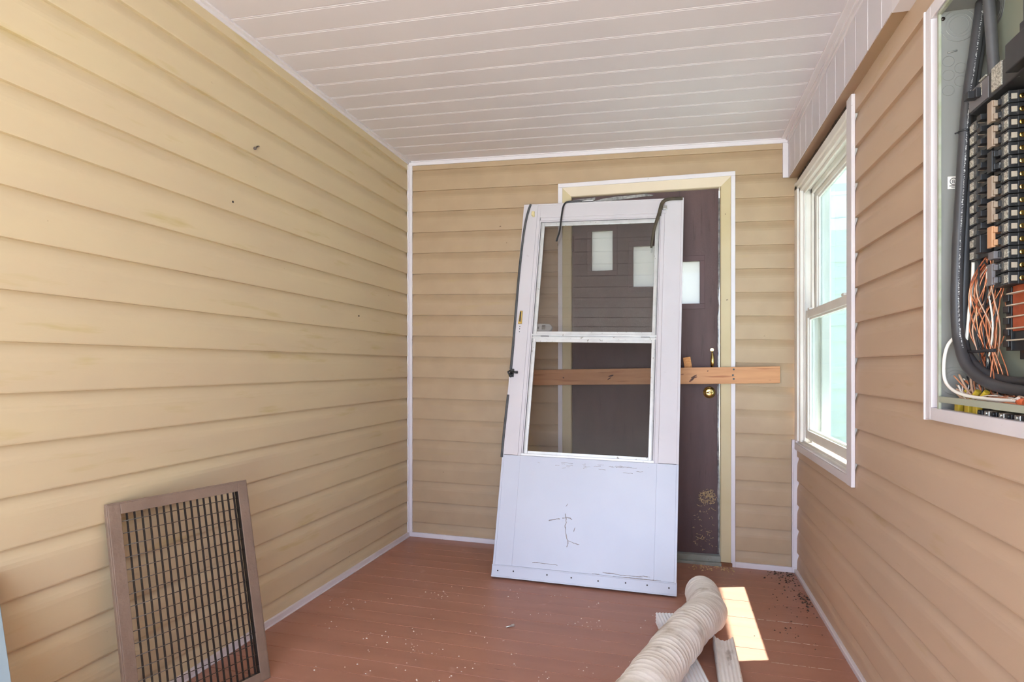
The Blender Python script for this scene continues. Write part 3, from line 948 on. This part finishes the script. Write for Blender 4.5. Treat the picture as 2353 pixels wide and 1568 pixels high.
for k in range(17):
    v = vb - 0.0215 - k * 0.0346
    if v < va + 0.01:
        break
    mb = MB()
    mb.tube([(ga, v, -0.0045), (gb, v, -0.0045)], 0.0012, 6)
    obj('crossbar', mb, M_wire, gr, local=True)

# ------------------------------------------------------------------ corrugated hose and two downspouts on the floor
hz = lambda x: -SL * x
P = smooth_path([(0.1265, 2.945, 0.0745), (0.1351, 2.80, 0.0755), (0.1405, 2.632, 0.088), (0.0935, 2.455, 0.122), (0.0430, 2.290, 0.128), (-0.0309, 2.0468, 0.1275), (-0.067, 1.9178, 0.1275), (-0.1188, 1.7376, 0.128), (-0.16, 1.60, 0.128)], 10)
# even steps
Q, acc = [P[0]], 0.0
step = 0.0032
i, pos = 0, P[0].copy()
while i < len(P) - 1:
    d = P[i + 1] - pos
    if d.length >= step:
        pos = pos + d.normalized() * step
        Q.append(pos.copy())
    else:
        i += 1
R0 = 0.0715
rnd = random.Random(4)
mb = MB()
NS = 48
mb.tube(Q, R0, NS)
for k, q in enumerate(Q):
    d_ = k * step
    cap = 1.0
    if d_ < 0.045:
        cap = math.sqrt(max(0.02, 1 - (1 - d_ / 0.045) ** 2)) * 0.85 + 0.15
    for a_ in range(NS):
        ph = d_ / 0.025 + a_ / NS + 0.05 * math.sin(d_ * 40 + 3.0 * math.sin(a_ * 2 * math.pi / NS))
        rib = 0.0016 * (0.5 + 0.5 * math.cos(2 * math.pi * ph)) ** 3 * (0.65 + 0.35 * math.sin(d_ * 17 + a_ * 0.26))
        dent = 0.0014 * math.sin(d_ * 31 + 2 * math.cos(a_ * 2 * math.pi / NS)) + 0.0010 * math.sin(d_ * 73 + a_ * 0.5)
        lip = 0.0028 if 0.275 < d_ < 0.288 else 0.0
        f_ = (R0 + rib + dent + lip) / R0 * cap
        idx = k * NS + a_
        v_ = Vector(mb.v[idx])
        mb.v[idx] = tuple(q + (v_ - q) * f_)
hose = tag(obj('corrugated_hose', mb, M_pipe), 'dirty white corrugated hose with a bend, lying across the floor', 'hose')

def spout(name, m, label, a, b, jag):
    a, b = Vector(a), Vector(b)
    d = (b - a)
    L = d.length
    d.normalize()
    sd_ = Vector((d.y, -d.x, 0)).normalized()
    w, h, n = 0.076, 0.048, 5
    prof = []
    # flutes on the wide faces, rounded corners
    def edge(u0, v0, u1, v1, nf, amp, nx, nz):
        for k in range(nf * 6):
            t = k / (nf * 6)
            f = amp * (0.5 - 0.5 * math.cos(2 * math.pi * t * nf))
            prof.append((u0 + (u1 - u0) * t - nx * f, v0 + (v1 - v0) * t - nz * f))
    edge(-w / 2 + 0.005, h, w / 2 - 0.005, h, 5, 0.0022, 0, 1)
    prof += [(w / 2 - 0.005, h), (w / 2, h - 0.005)]
    edge(w / 2, h - 0.005, w / 2, 0.006, 3, 0.003, 1, 0)
    prof += [(w / 2, 0.006), (w / 2 - 0.005, 0.001)]
    edge(w / 2 - 0.005, 0.001, -w / 2 + 0.005, 0.001, 5, 0.003, 0, -1)
    prof += [(-w / 2 + 0.005, 0.001), (-w / 2, 0.006)]
    edge(-w / 2, 0.006, -w / 2, h - 0.005, 3, 0.003, -1, 0)
    prof += [(-w / 2, h - 0.005)]
    rn = random.Random(9)
    mb = MB()
    np_ = len(prof)
    js = [0.0] * np_
    if jag:
        for k in range(np_):
            u = prof[k][0] / w
            v = prof[k][1]
            js[k] = (0.055 * max(0, math.sin((u + 0.5) * 3.0)) if v > h * 0.5 else 0.0) + rn.uniform(0, 0.008)
    ts = [0, 0.12, 0.3, 0.6, 1.0]
    for t in ts:
        for k, (u, v) in enumerate(prof):
            p = a + d * (L * t + (js[k] if t == 0 else 0)) + sd_ * u
            mb.v.append((p.x, p.y, v + hz(p.x)))
    for i in range(len(ts) - 1):
        for k in range(np_):
            k2 = (k + 1) % np_
            mb.face((i * np_ + k, i * np_ + k2, (i + 1) * np_ + k2, (i + 1) * np_ + k))
    o = obj(name, mb, m, recalc=True)
    sm = o.modifiers.new('wall', 'SOLIDIFY')
    sm.thickness = 0.0012
    sm.offset = -1
    tag(o, label, 'downspout', 'downspout lengths on the floor')
    return o
spout('downspout', M_spout, 'clean white downspout length lying under the corrugated hose', (-0.028, 2.695, 0), (0.107, 2.03, 0), False)
spout('downspout', M_spout2, 'grimy downspout length with a torn end, right of the corrugated hose', (0.192, 2.545, 0), (0.188, 1.50, 0), True)

# ------------------------------------------------------------------ small things
nl = thing('nail', 'dark bent nail sticking out high on the left wall', 'nail', (XL, 2.1316, 1.9375))
mb = MB()
mb.tube([(XL - 0.004, 2.146, 1.9445), (XL + 0.018, 2.105, 1.927), (XL + 0.034, 2.070, 1.907)], 0.0026, 8)
obj('shank', mb, M_steelnail, nl)
mb = MB()
mb.lathe((XL + 0.034, 2.070, 1.907), [(0.0062, -0.001), (0.0062, 0.0015)], ax=(0.35, -0.8, -0.45), n=12)
obj('head', mb, M_steelnail, nl)
for yn, zn_, lb in ((1.9885, 1.6848, 'tiny dark nail head in the left wall below the bent nail'), (2.951, 1.3385, 'tiny dark nail head in the left wall close to the back corner')):
    mb = MB()
    mb.lathe((XL - 0.002, yn, zn_), [(0.0042, 0), (0.0042, 0.0035), (0.002, 0.0042)], ax=(1, 0, 0), n=12)
    tag(obj('nail', mb, M_steelnail), lb, 'nail')
mb = MB()
mb.lathe((-0.6287, 2.4815, 0.0134 + 0.006), [(0.0055, -0.006), (0.0055, 0.006)], ax=(0.8, 0.6, 0), n=6, smooth=False)
mb.tube([(-0.6287, 2.4815, 0.0134 + 0.005), (-0.652, 2.464, 0.0139 + 0.0035)], 0.003, 8)
tag(obj('bolt', mb, M_bolt), 'small loose zinc bolt lying in the middle of the brown floor', 'bolt')
mb = MB()
rnd = random.Random(31)
def crumbs(cx, cy, sx, sy, n, smin, smax, xmax=None):
    for k in range(n):
        x, yy = cx + rnd.gauss(0, sx), cy + rnd.gauss(0, sy)
        if xmax and not (0.30 < x < XR - 0.018 and yy < YB - 0.016):
            continue
        s = rnd.uniform(smin, smax)
        z = hz(x)
        mb.hexa([(x - s, yy - s * 0.7, z), (x + s, yy - s * 0.5, z), (x + s * 0.8, yy + s, z), (x - s * 0.9, yy + s * 0.6, z), (x - s * 0.5, yy - s * 0.3, z + s), (x + s * 0.4, yy - s * 0.3, z + s * 0.8), (x + s * 0.3, yy + s * 0.4, z + s * 0.9), (x - s * 0.4, yy + s * 0.4, z + s)])
crumbs(0.58, 3.50, 0.05, 0.09, 110, 0.002, 0.006, 1)
crumbs(0.55, 3.10, 0.06, 0.12, 40, 0.0015, 0.004, 1)
crumbs(0.61, 3.16, 0.02, 0.05, 50, 0.002, 0.006, 1)
crumbs(0.50, 2.82, 0.06, 0.10, 24, 0.0015, 0.004, 1)
tag(obj('dirt_crumbs', mb, M_dirt), 'dark dirt crumbs scattered on the floor at the corner below the window', 'dirt', kind='stuff')
mb = MB()
for k in range(70):
    crumbs(rnd.uniform(-1.4, 0.0), rnd.uniform(1.9, 2.9), 0.02, 0.02, 2, 0.0012, 0.003)
for c in ((-0.93, 2.20), (-1.03, 2.72), (-0.35, 2.6), (-1.40, 2.5), (-0.83, 1.95)):
    crumbs(c[0], c[1], 0.04, 0.03, 14, 0.0012, 0.003)
for yl in (2.8664, 2.6632, 2.46):
    for k in range(26):
        x = 0.36 + 0.20 * rnd.random() ** 1.3
        w_ = rnd.uniform(0.002, 0.009)
        mb.box(x - w_, x + w_, yl - 0.0014, yl + 0.0014, hz(x) - 0.002, hz(x) + 0.0006)
tag(obj('paint_chips', mb, M_chip), 'pale paint chips scattered over the brown floor boards', 'chips', kind='stuff')
mb = MB()
for k in range(90):
    x, yy = rnd.uniform(0.09, 0.32), YB - 0.03 - abs(rnd.gauss(0, 0.05))
    s = rnd.uniform(0.001, 0.0035)
    mb.box(x - s, x + s, yy - s, yy + s, hz(x) - 0.001, hz(x) + s)
tag(obj('sawdust', mb, M_grass), 'tan sawdust grains on the floor before the door threshold', 'sawdust', kind='stuff')

# blue-grey board at the very left
bl = thing('blue_board', 'blue grey board leaning on the left wall at the photo edge', 'board', (-1.45, 0.9, 0.035))
mb = MB()
mb.hexa([(-1.158, 0.94, 0.035), (-1.158, 0.50, 0.035), (-1.176, 0.50, 0.035), (-1.176, 0.94, 0.035), (-1.537, 1.128, 0.590), (-1.537, 0.45, 0.590), (-1.555, 0.45, 0.590), (-1.555, 1.128, 0.590)])
obj('panel', mb, M_blue, bl, 0.002)

# ------------------------------------------------------------------ electrical panel in the right wall
ep = thing('electrical_panel', 'open grey breaker panel recessed in the right wall', 'breaker panel', (0.70, 1.53, 0.965))
PX0, PX1, PYF, PYN, PZ0, PZ1 = 0.626, 0.738, 1.722, 1.335, 0.968, 1.932
mb = MB()
t = 0.002
mb.box(PX0, PX1, PYF, PYF + t, PZ0, PZ1)
mb.box(PX0, PX1, PYN - t, PYN, PZ0, PZ1)
mb.box(PX0, PX1, PYN, PYF, PZ0 - t, PZ0)
mb.box(PX0, PX1, PYN, PYF, PZ1, PZ1 + t)
enc = obj('enclosure', mb, M_box, ep)
mb = MB()
mb.box(PX1, PX1 + t, PYN, PYF, PZ0, PZ1)
obj('back_plate', mb, M_back, ep)
mb = MB()
mb.box(PX0 - 0.002, PX0 + 0.004, PYF - 0.003, PYF + 0.004, PZ0, PZ1)
mb.box(PX0 - 0.002, PX0 + 0.006, PYN, PYF, PZ1 - 0.006, PZ1 + 0.002)
mb.box(PX0 - 0.002, PX0 + 0.006, PYN, PYF, PZ0 - 0.002, PZ0 + 0.006)
obj('edge_lip', mb, M_lip, ep)
mb = MB()
mb.box(PX0 - 0.002, PX0, PYN, PYF - 0.006, 0.991, 1.005)
mb.box(PX0, PX0 + 0.008, PYN, PYF - 0.006, 1.003, 1.005)
obj('bottom_rail', mb, M_back, ep)
yk = PYF - 0.0006
def knockout(c, radii, r, ax):
    mb = MB()
    for R in radii:
        mb.ring(c, R, r, ax)
    if len(radii) > 1:
        mb.lathe(c, [(radii[0], -0.0003), (radii[0], 0.0)], ax=ax, n=28)
    obj('knockout', mb, M_box, enc)
knockout((0.6679, yk, 1.896), (0.038, 0.028, 0.021), 0.0011, (0, 1, 0))
for z in (1.8121, 1.7786, 1.742):
    knockout((0.6459, yk, z), (0.0125,), 0.0008, (0, 1, 0))
for z in (1.7934, 1.7621):
    knockout((0.6715, yk, z), (0.0125,), 0.0008, (0, 1, 0))
mb = MB()
mb.tube([(0.644, yk, 1.832), (0.664, yk, 1.836)], 0.0022, 8)
obj('knockout', mb, M_box, enc)
knockout((0.662, yk, 1.042), (0.034, 0.026, 0.018), 0.0011, (0, 1, 0))
knockout((PX1 - 0.0006, 1.68, 1.047), (0.034, 0.026, 0.018), 0.0011, (1, 0, 0))
knockout((PX1 - 0.0006, 1.70, 1.912), (0.034, 0.026, 0.018), 0.0011, (1, 0, 0))
for c, r_, ax in (((PX1, 1.657, 1.178), 0.006, (-1, 0, 0)), ((PX1, 1.611, 1.049), 0.005, (-1, 0, 0)), ((0.634, PYF, 1.915), 0.005, (0, -1, 0))):
    mb = MB()
    mb.lathe(c, [(r_, 0), (r_ * 0.9, 0.003), (0.001, 0.0035)], ax=ax, n=14)
    obj('screw', mb, M_steelnail, ep)
mb = MB()
mb.box(0.6441, 0.6690, PYF - 0.0008, PYF, 1.504, 1.534)
stk = obj('sticker', mb, M_sticker, ep)
mb = MB()
mb.ring((0.6565, PYF - 0.0009, 1.522), 0.0075, 0.0007, (0, 1, 0), 20, 5)
for x0_, x1_, z0_, z1_ in ((0.6535, 0.6543, 1.5195, 1.5255), (0.6535, 0.6565, 1.5190, 1.5198), (0.6560, 0.6568, 1.5195, 1.5255), (0.6580, 0.6588, 1.5185, 1.5245), (0.6580, 0.6605, 1.5180, 1.5188), (0.6475, 0.6650, 1.5105, 1.5120), (0.6520, 0.6640, 1.5070, 1.5082)):
    mb.box(x0_, x1_, PYF - 0.0012, PYF - 0.0007, z0_, z1_)
obj('sticker_mark', mb, M_ink, stk)
# white trim round the panel
tp = 0.018
mb = MB()
for b in ((1.768, 1.804, 0.944, 1.975), (1.295, 1.322, 0.944, 1.975)):
    mb.box(XR - tp, XR - 0.0006, *b)
mb.box(XR - tp, XR + 0.004, 1.322, 1.768, 0.944, 0.9745)
mb.box(XR - tp, XR + 0.004, 1.322, 1.768, 1.940, 1.975)
mb.box(XR - tp, XR + 0.010, 1.762, 1.770, 0.9745, 1.940)
mb.box(XR - tp - 0.003, XR, 1.798, 1.806, 0.942, 1.977)
obj('panel_trim', mb, M_white, ep, 0.002)
mb = MB()
mb.box(XR - 0.006, PX1, PYF + 0.006, PYF + 0.034, PZ0 - 0.01, PZ1 + 0.03)
mb.box(XR - 0.006, PX1, PYN, PYF + 0.03, PZ1 + 0.004, PZ1 + 0.03)
obj('stud', mb, M_raw, ep)
# heavy cables
A = smooth_path([(0.7024, 1.69, 1.929), (0.6862, 1.685, 1.8111), (0.6683, 1.68, 1.6788), (0.6522, 1.675, 1.445), (0.6445, 1.67, 1.3025), (0.6415, 1.665, 1.2009), (0.6415, 1.65, 1.1295), (0.6435, 1.61, 1.0746), (0.6553, 1.54, 1.0405), (0.6796, 1.46, 1.0272), (0.695, 1.42, 1.0247), (0.70, 1.345, 1.025)], 8)
B = smooth_path([(0.7165, 1.700, 1.929), (0.7119, 1.70, 1.8765), (0.6947, 1.695, 1.7842), (0.6814, 1.695, 1.6323), (0.6732, 1.69, 1.4473), (0.6641, 1.685, 1.2835), (0.6603, 1.68, 1.1812), (0.6579, 1.665, 1.1198), (0.6630, 1.62, 1.0760), (0.6795, 1.56, 1.050), (0.700, 1.48, 1.044), (0.715, 1.345, 1.044)], 8)
Cc = smooth_path([(0.6930, 1.64, 1.929), (0.6953, 1.64, 1.9062), (0.7004, 1.64, 1.8268), (0.7054, 1.64, 1.7426), (0.7054, 1.64, 1.712)], 6)
def printed(parent, path, r, lo, hi, ang):
    """white maker's print running along a cable"""
    mb = MB()
    rn = random.Random(int(ang * 100) + len(path))
    L = 0.0
    nxt = 0.0
    for k in range(lo, hi):
        p, q = path[k], path[k + 1]
        d = q - p
        seg = d.length
        d.normalize()
        n1 = Vector((-0.55 * math.cos(ang) - 0.83 * math.sin(ang) * 0, -0.83, 0))
        n1 = Vector((-math.sin(ang), -math.cos(ang), 0))
        n1 = (n1 - d * n1.dot(d)).normalized()
        tt = d.cross(n1)
        s = 0.0
        while s < seg:
            c = p + d * s + n1 * (r + 0.0002)
            hgt = rn.choice((0.0022, 0.0030, 0.0016))
            w = rn.choice((0.0006, 0.0010, 0.0022, 0.0006))
            of = rn.uniform(-0.0008, 0.0008)
            a1 = c + tt * (of - hgt / 2); a2 = c + tt * (of + hgt / 2)
            mb.quad(a1, a2, a2 + d * w, a1 + d * w)
            s += rn.choice((0.0016, 0.0026, 0.0022, 0.0045))
    return obj('cable_print', mb, M_print, parent)
mb = MB(); mb.tube(A, 0.0122, 18); ca = obj('power_cable', mb, M_cable, ep); printed(ca, A, 0.0122, 1, 50, 0.05)
mb = MB(); mb.tube(B, 0.0110, 18); cb = obj('power_cable', mb, M_cable, ep); printed(cb, B, 0.0110, 6, 52, 0.95)
mb = MB(); mb.tube(Cc, 0.0115, 16); obj('power_cable', mb, M_cableg, ep)['label'] = 'grey cable entering the main breaker'
D2 = smooth_path([(0.690, 1.470, 1.929), (0.697, 1.475, 1.85), (0.70, 1.48, 1.76), (0.70, 1.48, 1.72)], 6)
mb = MB(); mb.tube(D2, 0.0115, 16); obj('power_cable', mb, M_cableg, ep)
mb = MB()
mb.ring(A[18], 0.0128, 0.0025, (0.05, 0, 1), 20, 6)
mb.tube([A[18] + Vector((-0.012, -0.002, 0)), A[18] + Vector((-0.022, -0.004, -0.004))], 0.002, 6)
mb.box(0.668, 0.715, 1.672, 1.690, A[18].z - 0.003, A[18].z + 0.003)
obj('cable_strap', mb, M_black, ep)
# main breaker
mbk = MB()
mbk.hexa([(0.655, 1.345, 1.648), (0.735, 1.345, 1.630), (0.735, 1.634, 1.630), (0.655, 1.634, 1.648), (0.655, 1.345, 1.705), (0.735, 1.345, 1.712), (0.735, 1.634, 1.712), (0.655, 1.634, 1.700)])
main = obj('main_breaker', mbk, M_brk, ep, 0.002)
mb = MB()
mb.box(0.6535, 0.656, 1.545, 1.632, 1.651, 1.697)
obj('main_face', mb, M_tie3, main)
mb = MB()
mb.box(0.634, 0.660, 1.345, 1.432, 1.652, 1.708)
mb.box(0.646, 0.660, 1.345, 1.405, 1.708, 1.735)
obj('main_housing', mb, M_black, main, 0.002)
mb = MB()
mb.box(0.632, 0.655, 1.585, 1.606, 1.668, 1.684)
mb.box(0.644, 0.655, 1.575, 1.586, 1.666, 1.686)
obj('main_toggle', mb, M_black, main, 0.001)
for b_ in ((0.6525, 0.656, 1.488, 1.528, 1.654, 1.703), (0.6530, 0.656, 1.572, 1.578, 1.668, 1.694), (0.6530, 0.656, 1.555, 1.585, 1.701, 1.704)):
    mb = MB()
    mb.box(*b_)
    obj('main_label', mb, M_label, main)
# branch breakers, two columns
def breaker(z, yc, yo, has_term, tog=True):
    """yc: end at the middle of the panel, yo: outer end"""
    s = 1 if yo > yc else -1
    h = 0.0123
    mb = MB()
    L = yo - yc
    Y = lambda f: yc + L * f
    def bx(x0_, f0, f1, z0_, z1_, x1_=0.735):
        a_, b_ = sorted((Y(f0), Y(f1)))
        mb.box(x0_, x1_, a_, b_, z0_, z1_)
    bx(0.676, 0.0, 1.0, z - h, z + h)
    bx(0.664, 0.05, 0.62, z - h, z + h, 0.68)
    bx(0.660, 0.56, 0.98, z - h, z + h, 0.68)
    body = obj('breaker', mb, M_brk, ep, 0.001)
    mb = MB()
    bx2 = [(0.6588, 0.60, 0.74, z - h * 0.8, z + h * 0.8)]
    for b in bx2:
        a_, c_ = sorted((Y(b[1]), Y(b[2])))
        mb.box(b[0], 0.6605, a_, c_, b[3], b[4])
    obj('breaker_face', mb, M_brkface, body)
    mb = MB()
    a_, c_ = sorted((Y(0.78), Y(0.97)))
    mb.box(0.6586, 0.6605, a_, c_, z - h * 0.75, z + h * 0.55)
    obj('breaker_label', mb, M_label, body)
    if tog:
        mb = MB()
        a_, c_ = sorted((Y(-0.04), Y(0.20)))
        mb.box(0.646, 0.668, a_, c_, z - 0.006, z + 0.006)
        tg = obj('toggle', mb, M_black, body, 0.0008)
        mb = MB()
        a_, c_ = sorted((Y(0.22), Y(0.30)))
        mb.box(0.652, 0.666, a_, c_, z - 0.005, z + 0.004)
        obj('toggle_mark', mb, M_term, body)
    if has_term:
        mb = MB()
        ye = Y(1.0)
        mb.box(0.664, 0.674, ye - 0.0015, ye, z - 0.006, z + 0.005)
        obj('terminal', mb, M_term, body)
        mb = MB()
        mb.lathe((0.683, ye, z - 0.001), [(0.0055, 0), (0.005, 0.002), (0.002, 0.0026)], ax=(0, -1, 0), n=14)
        obj('terminal_screw', mb, M_brass, body)
    return body
zn = [1.623 - 0.0262 * k for k in range(15)]
zf = [1.6161 - 0.0261 * k for k in range(12)]
tied = [(0, 1, M_tie), (2, 3, M_tie), (4, 5, M_black), (6, 7, M_tie), (8, 9, M_tie), (10, 11, M_tie2), (13, 14, M_tie3)]
tied_idx = {k for t_ in tied for k in t_[:2]} | {12}
for k, z in enumerate(zn):
    b = breaker(z, 1.548, 1.474, True, tog=False)
    mb = MB()
    mb.box(0.654, 0.668, 1.500, 1.512, z - 0.006, z + 0.006)
    obj('toggle', mb, M_brk, b, 0.0008)
    for a_, c_, m_ in tied:
        if a_ == k:
            mb = MB()
            mb.box(0.646, 0.653, 1.511, 1.532, zn[c_] - 0.009, z + 0.009)
            mb.box(0.6475, 0.668, 1.505, 1.529, zn[c_] - 0.006, zn[c_] + 0.006)
            mb.box(0.6475, 0.668, 1.505, 1.529, z - 0.006, z + 0.006)
            obj('handle_tie', mb, m_, b, 0.001)
    if k == 12:
        mb = MB()
        mb.box(0.647, 0.668, 1.505, 1.530, z - 0.008, z + 0.008)
        obj('handle_tie', mb, M_tie3, b, 0.001)
for k, z in enumerate(zf):
    b = breaker(z, 1.562, 1.645, False, tog=(k < 10))
    if k == 10:
        mb = MB()
        mb.box(0.645, 0.668, 1.560, 1.580, zf[11] - 0.006, z + 0.006)
        obj('handle_tie', mb, M_black, b, 0.001)
        mb = MB()
        for zz in (zf[10], zf[11]):
            mb.box(0.650, 0.668, 1.581, 1.588, zz - 0.004, zz + 0.004)
        obj('toggle_mark', mb, M_term, b)
# empty bus slots below the right column
mb = MB()
mb.box(0.690, 0.735, 1.440, 1.553, 1.110, 1.243)
for k in range(5):
    mb.box(0.684, 0.700, 1.530, 1.5535, 1.118 + 0.024 * k, 1.132 + 0.024 * k)
mb.box(0.685, 0.733, 1.520, 1.525, 1.1105, 1.2425)
mb.box(0.700, 0.735, 1.49, 1.52, 1.092, 1.112)
bus = obj('bus_base', mb, M_black, ep, 0.001)
mb = MB()
mb.box(0.684, 0.692, 1.440, 1.512, 1.150, 1.243)
obj('bus_bar', mb, M_copper2, bus)
for k in range(5):
    mb = MB()
    mb.box(0.674, 0.690, 1.440, 1.516, 1.130 + 0.024 * k, 1.1325 + 0.024 * k)
    obj('bus_stab', mb, M_term, bus)
mb = MB()
mb.tube([(0.650, 1.668, 1.110), (0.652, 1.600, 1.110), (0.656, 1.520, 1.111)], 0.0034, 8)
obj('wire_bracket', mb, M_black, ep)
# wires hanging below the left column
rnd = random.Random(77)
cols = [M_copper] * 24 + [M_blackwire] * 8 + [M_beigewire] * 5 + [M_whitewire]
for k, m_ in enumerate(cols):
    y0_, x0_ = rnd.uniform(1.575, 1.645), rnd.uniform(0.668, 0.71)
    y1_, x1_ = rnd.uniform(1.560, 1.665), rnd.uniform(0.660, 0.700)
    y2_, x2_ = rnd.uniform(1.560, 1.660), rnd.uniform(0.662, 0.700)
    y3_, x3_ = rnd.uniform(1.560, 1.660), rnd.uniform(0.668, 0.705)
    end = (rnd.uniform(0.650, 0.705), rnd.uniform(1.46, 1.60), rnd.uniform(0.996, 1.020))
    P_ = [(x0_, y0_, 1.330), (x1_, y1_, 1.255), (x2_, y2_, 1.160), (x3_, y3_, 1.065), (x3_ - 0.006, y3_ - 0.01, 1.030), (end[0], (end[1] + y3_) / 2, 1.008 + 0.01 * rnd.random()), end]
    mb = MB()
    mb.tube(smooth_path(P_, 7), 0.0014 if m_ in (M_copper, M_beigewire) else 0.0019, 6)
    obj('wire', mb, m_, ep)
mb = MB()
mb.tube(smooth_path([(0.668, 1.648, 1.315), (0.668, 1.652, 1.27), (0.664, 1.655, 1.22), (0.662, 1.662, 1.16), (0.66, 1.672, 1.10)]), 0.0035, 10)
obj('wire', mb, M_whitewire, ep)
mb = MB()
mb.tube(smooth_path([(0.6647, 1.69, 1.160), (0.6360, 1.69, 1.133), (0.6285, 1.698, 1.0951), (0.6290, 1.698, 1.0485), (0.6300, 1.66, 1.024), (0.6340, 1.60, 1.0125), (0.6421, 1.50, 1.0090), (0.6562, 1.43, 1.010)]), 0.0038, 10)
obj('wire', mb, M_whitewire, ep)['label'] = 'thick white wire looping along the panel bottom'
for k in range(30):
    m_ = rnd.choice([M_beigewire, M_copper, M_blackwire, M_whitewire, M_beigewire])
    ya = 1.69 - 0.02 * rnd.random()
    mb = MB()
    mb.tube(smooth_path([(0.64 + 0.06 * rnd.random(), ya, 1.02 + 0.04 * rnd.random()), (0.64 + 0.06 * rnd.random(), 1.62, 0.992 + 0.02 * rnd.random()), (0.645 + 0.05 * rnd.random(), 1.53, 0.992 + 0.025 * rnd.random()), (0.65 + 0.05 * rnd.random(), 1.42, 0.995 + 0.025 * rnd.random())], 8), rnd.choice((0.0015, 0.002, 0.0026)), 6)
    obj('wire', mb, m_, ep)
mb = MB()
mb.lathe((0.6562, 1.432, 1.008), [(0.005, 0), (0.0085, 0.012), (0.008, 0.025)], ax=(0.1, -1, -0.05), n=12)
obj('wire_nut', mb, M_orange, ep)
for yy in (1.665, 1.615, 1.575):
    mb = MB()
    mb.box(0.640, 0.652, yy - 0.011, yy + 0.009, PZ0 + 0.001, 0.990)
    mb.tube([(0.648, yy, 0.985), (0.655, yy + 0.004, 1.004), (0.660, yy - 0.012, 1.022)], 0.007, 8)
    obj('cable_clamp', mb, M_yellow, ep, 0.001)
for k in range(7):
    yy = 1.545 - 0.03 * k
    mb = MB()
    mb.box(0.638, 0.655, yy - 0.010, yy + 0.010, PZ0 + 0.001, 0.984)
    mb.lathe((0.638, yy, 0.979), [(0.005, 0), (0.004, 0.003)], ax=(-1, 0, 0), n=10)
    obj('cable_clamp', mb, M_steel if k % 2 else M_black, ep, 0.001)
